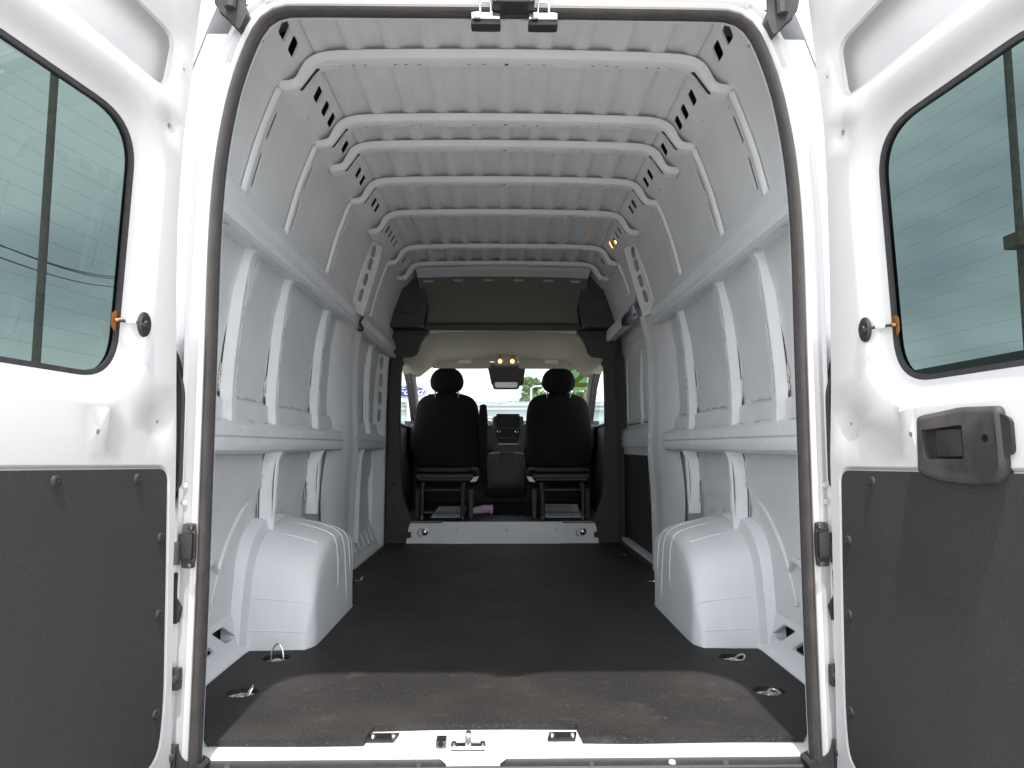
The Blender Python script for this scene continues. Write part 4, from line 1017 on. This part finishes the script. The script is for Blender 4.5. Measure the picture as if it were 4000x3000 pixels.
# ------------------------------------------------------------------ rear doors
def door(side, vp, hpx, label):
    d = ray(*vp).normalized(); eu = -d; H = at(*hpx, Y=-.05)
    n = eu.cross(Vector((0, 0, 1))).normalized()
    if n.x * side > 0: n = -n
    ew = n.cross(eu)
    if ew.z < 0: ew = -ew
    def D(u, w, k=0): return H + eu * u + ew * w + n * k
    Lf = side < 0
    if Lf:
        edge = [(-.060, -.90), (-.047, -.72), (-.029, -.466), (.001, 0), (.012, .118), (.032, .35), (.042, .50), (.040, .70), (.024, .876), (.006, 1.087), (.0, 1.16)]
        win = [(.157, .110), (.63, .110), (.61, .698), (.144, .694)]
        pan = [(.0265, -.0775), (.70, -.077), (.70, -.73), (.0, -.724), (-.008, -.60), (.008, -.346)]
        rec = [(.100, .800), (.66, .815), (.64, .990), (.078, .942)]
    else:
        edge = [(-.052, -.90), (-.041, -.758), (-.026, -.466), (-.006, -.05), (.012, .12), (.030, .40), (.037, .612), (.036, .75), (.020, .884), (.0, 1.101), (-.005, 1.16)]
        win = [(.184, .101), (.65, .101), (.63, .669), (.166, .669)]
        pan = [(.0345, -.082), (.72, -.077), (.72, -.745), (.012, -.739), (.004, -.633), (.018, -.351)]
        rec = [(.112, .780), (.66, .770), (.64, .965), (.092, .925)]
    outline = edge + [(.74, 1.16), (.76, 1.0), (.775, -.90)]
    winr = resample(rpoly(win, [.100, .10, .12, .115], 10), .05); panr = rpoly(pan, [.028, .03, .04, .06, .05, .0], 5); recr = rpoly(rec, [.03, .03, .03, .035], 5)
    w1, w2, w3, w4, w5, w6 = [offs(winr, q) for q in (.007, .016, .026, .036, .047, .058)]
    p0, p1 = offs(panr, .003), offs(panr, .010)
    r0, r1 = offs(recr, .006), offs(recr, .022)
    sm = [(.141, .443, .010, .024)] if Lf else [(.149, .229, 0, 0)]
    dim = [((.084, .714), .0075), ((.053, .872), .0035)] if Lf else [((.100, .700), .0075), ((.060, .860), .0035), ((.264, -.007), .006)]
    pads = [((.062, .027), .030, .005)] if Lf else [((.072, .023), .030, .005)]
    if Lf: dim.append(((.237, -.003), .006))
    dim.append((pads[0][0], .0045))
    holes = [winr, recr] + [ell(c[0], c[1], r, r, 10) for c, r in dim]
    rp_ = (rpoly([(.212, -.040), (.262, -.040), (.262, .045), (.212, .045)], .006, 2)) if Lf else (rpoly([(.236, -.045), (.272, -.045), (.272, .045), (.236, .045)], .006, 2))
    loops = [(w1, True), (w2, True), (w3, True), (w4, True), (w5, True), (w6, True), (p0, True), (p1, True), (r0, True), (r1, True), (rp_, True), (offs(rp_, .006), True)]
    for c, r in dim[:1] + [(pads[0][0], .030)]:
        loops += [(ell(c[0], c[1], r + .008, r + .008, 16), True), (ell(c[0], c[1], r + .014, r + .014, 16), True)]
    c0 = dim[0][0]; cp = pads[0][0]
    wb = bbox(winr); pb = bbox(panr); rb = bbox(recr)
    def sst(t): t = max(0, min(1, t)); return t * t * (3 - 2 * t)
    def disp(u, w):
        k = 0
        if wb[0] - .1 < u < wb[1] + .1 and wb[2] - .1 < w < wb[3] + .1:
            dd = pdist(u, w, winr)
            if dd < .058: k -= .036 * (1 - sst(dd / .058))
        if pb[0] - .02 < u < pb[1] + .02 and pb[2] - .02 < w < pb[3] + .02:
            i = inpoly(u, w, p0); dd = pdist(u, w, p0)
            if i: k -= .007
            elif dd < .007: k -= .007 * (1 - dd / .007)
        if rb[0] - .04 < u < rb[1] + .04 and rb[2] - .04 < w < rb[3] + .04:
            dd = pdist(u, w, r0)
            if inpoly(u, w, r0): k -= .010
            elif dd < .016: k -= .010 * (1 - sst(dd / .016))
        if abs(u - c0[0]) < .03 and abs(w - c0[1]) < .03:
            dd = math.hypot(u - c0[0], w - c0[1])
            if dd < .0225: k -= .004 * sst((.0225 - dd) / .006)
        if abs(u - cp[0]) < .05 and abs(w - cp[1]) < .05:
            dd = math.hypot(u - cp[0], w - cp[1])
            if dd < .044: k -= .0035 * sst((.044 - dd) / .006)
        if inpoly(u, w, rp_): k += .004
        # hinge edge rolls back
        return k
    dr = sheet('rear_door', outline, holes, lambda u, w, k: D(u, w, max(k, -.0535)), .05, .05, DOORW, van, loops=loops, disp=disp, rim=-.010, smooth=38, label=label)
    # edge wall and outer skin
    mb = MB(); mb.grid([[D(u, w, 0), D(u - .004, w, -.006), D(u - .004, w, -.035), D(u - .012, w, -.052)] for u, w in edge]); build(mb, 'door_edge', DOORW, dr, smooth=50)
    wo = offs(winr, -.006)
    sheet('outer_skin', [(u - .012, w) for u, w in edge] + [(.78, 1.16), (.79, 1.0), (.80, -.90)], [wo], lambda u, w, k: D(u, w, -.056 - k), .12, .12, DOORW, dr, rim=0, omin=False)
    # window
    sheet('window_glass', offs(winr, .004), [], lambda u, w, k: D(u, w, -.046), .3, .3, TINT, dr, rim=0, omin=False, smooth=0)
    sheet('window_seal', offs(winr, .004), [offs(winr, -.011)], lambda u, w, k: D(u, w, -.037 + k), .1, .1, RUB, dr, rim=-.006, omin=False)
    # heater wires
    k = 0
    for w in [win[0][1] + .045 + .040 * i for i in range(13)]:
        y0_ = wb[0] + .03; 
        mb = MB(); pts = [D(y0_, w, -.0445), D(wb[1] - .03, w, -.0445)]
        mb.add([pts[0] - ew * .00018, pts[1] - ew * .00018, pts[1] + ew * .00018, pts[0] + ew * .00018], [(0, 1, 2, 3)])
        build(mb, 'heater_wire', PLAS, dr, smooth=0)
    # contact with cable and grommet
    cu, cw = (.170, .238) if Lf else (.193, .228)
    build(MB().prism([D(u, w, -.040) for u, w in [(cu - .010, cw - .024), (cu - .001, cw - .021), (cu + .005, cw - .012), (cu + .005, cw + .013), (cu - .001, cw + .020), (cu - .010, cw + .020)]], n * .003), 'heater_contact', COPPER, dr, bevel=.001)
    gu = .127 if Lf else .143; gw = .236 if Lf else .226
    for (a, b, r, m_) in (((cu, cw, -.036), (cu - .007, cw + .002, -.028), .004, COPPER), ((cu - .003, cw, -.030), (cu - .015, cw, -.020), .0035, PLAS), ((cu - .012, cw, -.021), (cu - .026, cw + .002, -.008), .0070, LABELW)):
        build(MB().tube([D(*a), D(*b)], r, 8), 'heater_cable', m_, dr)
    build(MB().tube([D(cu - .025, cw, -.008), D(gu + .012, gw - .002, .004), D(gu + .006, gw - .006, .006)], .0035, 8), 'heater_cable', PLAS, dr)
    Mg = Matrix.Translation(D(gu, gw, -.002)) @ Matrix((eu, ew, n)).transposed().to_4x4() @ Matrix.Diagonal((.70, 1, 1, 1))
    build(MB().lathe([(0, .010), (.007, .010), (.009, .006), (.022, .007), (.027, .004), (.028, 0)], Mg, 20), 'cable_grommet', PLAS, dr)
    # lower trim panel
    sheet('trim_panel', panr, [], lambda u, w, k: D(u, w, .0015 - k), .2, .2, PANEL, dr, rim=0, omin=False, thick=.008)
    scr = [(.326, -.097), (.117, -.097), (.033, -.23), (.024, -.398), (.014, -.613)] if Lf else [(.138, -.103), (.046, -.238), (.035, -.404), (.022, -.617), (.12, -.725)]
    for u, w in scr:
        Ms = Matrix.Translation(D(u, w, .0015)) @ Matrix((eu, ew, n)).transposed().to_4x4()
        build(MB().lathe([(.0, .0015), (.003, .0018), (.004, .0040), (.008, .0036), (.0108, .0012), (.0115, 0)], Ms, 16), 'panel_fastener', PLAS, dr)
    if not Lf:
        # pull handle
        hu0, hu1, hw0, hw1 = .284, .485, -.094, .038
        hx = rpoly([(hu0, hw0 + .012), (hu0 + .05, hw0 - .001), (hu0 + .13, hw0 - .006), (hu1 - .02, hw0 - .002), (hu1, hw0 + .02), (hu1 - .004, hw1 - .004), (hu0 + .11, hw1), (hu0 + .006, hw1 - .010)], .012, 3)
        cup_ = rpoly([(.312, -.055), (.405, -.055), (.405, .006), (.306, -.000)], .006, 2)
        hh = [cup_, ell(.452, -.020, .0075, .0075, 14)]
        ho = offs(hx, -.008)
        def hd_(u, w):
            if inpoly(u, w, ho): dd = 1
            else: dd = 0
            return 0
        ha = sheet('door_handle', offs(hx, -.010), hh, lambda u, w, k: D(u, w, .012 + k + .004 * sin(max(0, min(1, (w + .094) / .13)) * pi)), .03, .03, PLASD, dr, loops=[], rim=-.018, omin=False)
        mb = MB(); A = offs(hx, -.010); B = offs(hx, -.002)
        mb.grid([[D(A[i % len(A)][0], A[i % len(A)][1], .012 + .004 * sin(max(0, min(1, (A[i % len(A)][1] + .094) / .13)) * pi)), D(B[i % len(B)][0], B[i % len(B)][1], .0105), D(hx[i % len(hx)][0], hx[i % len(hx)][1], .004), D(hx[i % len(hx)][0], hx[i % len(hx)][1], -.01)] for i in range(len(hx) + 1)])
        build(mb, 'handle_rim', PLASD, dr, smooth=60)
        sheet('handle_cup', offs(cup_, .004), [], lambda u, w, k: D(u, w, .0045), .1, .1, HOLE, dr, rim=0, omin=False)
        mb = MB(); mb.rbox((0, 0, 0), (.062, .052, .018), .006, 4)
        Ml = Matrix.Translation(D(.368, -.026, .004)) @ Matrix((eu, ew, n)).transposed().to_4x4()
        mb.v = [tuple(Ml @ Vector(v)) for v in mb.v]; build(mb, 'release_lever', PLAS, dr, smooth=60)
        build(MB().prism([D(u, w, -.002) for u, w in rpoly([(.478, -.050), (.496, -.045), (.496, .010), (.478, .020)], .006, 2)], n * .012), 'handle_cap', PLAS, dr, bevel=.003)
    return dr
door(-1, (2500, 1809), (690, 1700), 'open left rear door without an inside handle')
door(1, (1607, 1786), (3245, 1700), 'open right rear door with a black inside pull handle')

# amber lamp glowing behind the cove on the right
am = build(MB().rbox((.695, 2.42, 1.958), (.03, .06, .04), .012, 5), 'marker_lamp', AMBER, van)

# ------------------------------------------------------------------ outside
g = build(MB().add([(-600, -400, GZ), (600, -400, GZ), (600, 900, GZ), (-600, 900, GZ)], [(0, 1, 2, 3)]), 'ground', ASPH, None, smooth=0); struct(g)
def px_at(px, py, Y): return at(px, py, Y=Y)
def building(name, label, x0, x1, y0, y1, z1, m, extras=None):
    b = thing(name, label, 'building', ((x0 + x1) / 2, y0, GZ))
    build(MB().box(x0, x1, y0, y1, GZ, z1), 'wall', m, b, smooth=0)
    build(MB().box(x0 - .1, x1 + .1, y0 - .1, y1 + .1, z1, z1 + .12), 'roof_edge', BGREY, b, smooth=0)
    return b
Yb = 62
p0 = px_at(1845, 1572, Yb); p1 = px_at(2120, 1590, Yb); zt = px_at(1975, 1574, Yb).z
b = building('low_building', 'long white flat-roofed building in front of the trees', -24, 24, Yb, Yb + 12, zt, BWALL)
q0 = px_at(1922, 1576, Yb); q1 = px_at(1957, 1583, Yb)
build(MB().box(q0.x, q1.x, Yb - .2, Yb - .05, px_at(1940, 1584, Yb).z, px_at(1940, 1574, Yb).z), 'window_band', BTAN, b, smooth=0)
q0 = px_at(1984, 1565, Yb - 1); q1 = px_at(2042, 1574, Yb - 1)
build(MB().box(q0.x, q1.x, Yb + 1, Yb + 4, zt, px_at(2010, 1566, Yb).z), 'roof_unit', BWALL, b, smooth=0)
b = building('low_building', 'tan walled building showing just above the dashboard', -20, 22, 46, 52, px_at(1975, 1587, 46).z, BTAN)
b = building('low_building', 'blue-grey walled building right behind the dashboard edge', -13, 14, 32, 38, px_at(1975, 1602, 32).z, BGREY)
b = building('metal_building', 'dark ribbed metal building seen through the right rear door window', 14, 40, 9.0, 30, 0, BDARK)
# ribs of that building
TR = at(3990, 1440, X=14.0); 
for k in range(5):
    build(MB().box(13.86, 14.0, 9, 30, .4 + k * .5, .62 + k * .5), 'cladding_rib', BDARK, b, smooth=0)
build(MB().box(14.0, 40, 9, 30, 0.1, 3.3), 'upper_wall', BDARK, b, smooth=0)

def lamp(label, px_base, py_arm, px_end, Y):
    base = px_at(px_base, py_arm, Y); end = px_at(px_end, py_arm - 6, Y)
    t = thing('street_lamp', label, 'street lamp', (base.x, Y, GZ), 'street lamps beyond the low building')
    build(MB().tube([(base.x, Y, GZ), (base.x, Y, base.z)], .09, 8), 'pole', GALV, t)
    build(MB().tube([(base.x, Y, base.z - .05), (base.x + (end.x - base.x) * .4, Y, base.z + (end.z - base.z) * .8), (end.x, Y, end.z)], .07, 6), 'arm', GALV, t)
    build(MB().rbox((end.x, Y, end.z), (.55, .3, .14), .06, 3), 'lamp_head', GALV, t)
lamp('short street lamp left of the passenger seat headrest', 2004, 1546, 2024, 58)
lamp('taller street lamp right in front of the green tree', 2075, 1515, 2105, 55)

def tree(label, x, y, h, r, seed, m1, m2, n=2600, cz=.64, trunk=True):
    rnd = random.Random(seed)
    t = thing('leafy_tree', label, 'tree', (x, y, GZ), 'trees beyond the parking lot')
    mb = MB(); mb.tube([(x, y, GZ), (x + .1, y, GZ + h * .35), (x - .1, y, GZ + h * .7)], [r * .09, r * .06, r * .02], 8)
    for k in range(7):
        a = k * 2.4; mb.tube([(x, y, GZ + h * (.3 + .05 * k)), (x + cos(a) * r * .6, y + sin(a) * r * .6, GZ + h * (.5 + .05 * k))], [r * .04, r * .012], 6)
    build(mb, 'trunk', BARK, t)
    cl = []
    for k in range(34):
        u, v, w = rnd.gauss(0, 1), rnd.gauss(0, 1), rnd.gauss(0, 1); l = sqrt(u * u + v * v + w * w) or 1; q = rnd.random() ** .4
        cl.append((x + u / l * r * q * .85, y + v / l * r * q * .85, GZ + h * cz + w / l * h * .34 * q, r * rnd.uniform(.16, .34)))
    for nm, mt_ in (('crown', m1), ('crown_dark_leaves', m2)):  # second pass: darker green leaves mixed at random through the crown
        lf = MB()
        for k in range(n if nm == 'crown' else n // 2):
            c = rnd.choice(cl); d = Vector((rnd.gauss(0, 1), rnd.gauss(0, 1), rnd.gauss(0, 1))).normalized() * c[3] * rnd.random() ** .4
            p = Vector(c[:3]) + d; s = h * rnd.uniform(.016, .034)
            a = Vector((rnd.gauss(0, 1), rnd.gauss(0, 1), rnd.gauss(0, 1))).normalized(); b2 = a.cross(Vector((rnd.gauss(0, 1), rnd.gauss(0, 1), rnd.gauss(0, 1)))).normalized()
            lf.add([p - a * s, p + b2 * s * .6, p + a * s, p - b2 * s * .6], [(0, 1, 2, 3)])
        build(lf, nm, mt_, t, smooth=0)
def tree_px(label, px, pytop, halfw, Y, seed, n=2600):
    p = px_at(px, pytop, Y); h = p.z - GZ; r = halfw / F * (Y + 1.644)
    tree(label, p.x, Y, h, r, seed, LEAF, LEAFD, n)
tree_px('tall green tree just left of the passenger headrest', 2075, 1488, 88, 72, 1, 9000)
tree_px('green tree with its crown behind the passenger headrest', 2185, 1498, 80, 74, 2, 6000)
tree_px('small green tree at the left end of the tree row', 2000, 1545, 48, 70, 3, 3600)
tree_px('green tree behind the right edge of the windscreen', 2285, 1515, 70, 66, 4, 5000)
tree_px('green tree behind the driver headrest and the blue sign', 1672, 1518, 34, 60, 5, 3000)
tree_px('green tree below the blue oval sign', 1585, 1562, 50, 48, 6, 3000)

# oval dealer sign
SY = 26.0
c = px_at(1600, 1530, SY); k = (SY + 1.644) / F
sg = thing('oval_sign', 'blue oval sign with white script beyond the driver side of the windscreen', 'sign', (c.x, SY, GZ))
def ov(a, b2, y, d): return MB().prism([(c.x + a * cos(t), y, c.z + b2 * sin(t)) for t in [2 * pi * i / 48 for i in range(48)]], (0, d, 0))
build(ov(70 * k, 28 * k, SY, .25), 'sign_box', SIGNW, sg); build(ov(67 * k, 25.5 * k, SY - .01, .01), 'blue_face', BLUE, sg)
mb = MB(); n = 48
mb.grid([[(c.x + a * k * cos(2 * pi * i / n), SY - .02, c.z + b2 * k * sin(2 * pi * i / n)) for a, b2 in ((63.5, 22.8), (61.5, 21.2))] for i in range(n + 1)]); build(mb, 'white_ring', SIGNW, sg)
text('sign_lettering', 'Ford', 40 * k, SIGNW, sg, Matrix.Translation((c.x, SY - .025, c.z)) @ Matrix.Rotation(pi / 2, 4, 'X') @ Matrix.Diagonal((1.35, .95, 1, 1)), shear=.35)
build(MB().tube([(c.x, SY + .12, GZ), (c.x, SY + .12, c.z - 26 * k)], .12, 10), 'sign_post', SIGNW, sg)
# utility poles and cables seen through the rear door glass
def pole_thing(label, px_, x, hz):
    p = at(px_, 1300, X=x)
    t = thing('utility_pole', label, 'utility pole', (x, p.y, GZ))
    build(MB().tube([(x, p.y, GZ), (x, p.y, hz)], [.060, .050], 10), 'post', POLE, t)
    return t, p
tp, P1 = pole_thing('wooden utility pole seen through the left rear door window', 148, -6.5, 14)
tp2, P2 = pole_thing('wooden utility pole at the edge of the right rear door window', 4012, 7.5, 14)
build(MB().box(7.5 - .14, 7.5 + .1, P2.y - .15, P2.y + .15, at(3960, 950, X=7.5).z - .1, at(3960, 950, X=7.5).z + .1), 'bracket', POLE, tp2)
ww = thing('overhead_cables', 'thin black overhead cables beyond the left rear door window', 'cable', (P1.x, P1.y, GZ))
for (ya, yb_) in ((955, 1092), (957, 1083), (1006, 1122)):
    a = at(-60, ya - 22, Y=P1.y - .0); b_ = at(470, yb_, Y=P1.y + 9)
    pts = [a.lerp(b_, j / 12) - Vector((0, 0, .12 * sin(pi * j / 12))) for j in range(13)]
    build(MB().tube(pts, .012, 6), 'cable', PLAS, ww)
# parked white van on the left, seen through the cab door window
pv = thing('parked_van', 'white parked van seen through the driver door window', 'van', (-4.2, 15, GZ))
build(MB().rbox((-4.2, 16.5, .45), (1.9, 5.0, 1.7), .15, 5), 'body', BWALL, pv); build(MB().rbox((-4.2, 13.98, .75), (1.5, .06, .5), .03, 3), 'rear_window', BDARK, pv)
for x in (-5.0, -3.4): build(MB().lathe([(0, .12), (.30, .12), (.34, .06), (.34, -.10)], Matrix.Translation((x, 14.9, GZ + .34)) @ Matrix.Rotation(pi / 2, 4, 'Y'), 16), 'wheel', RUB, pv)
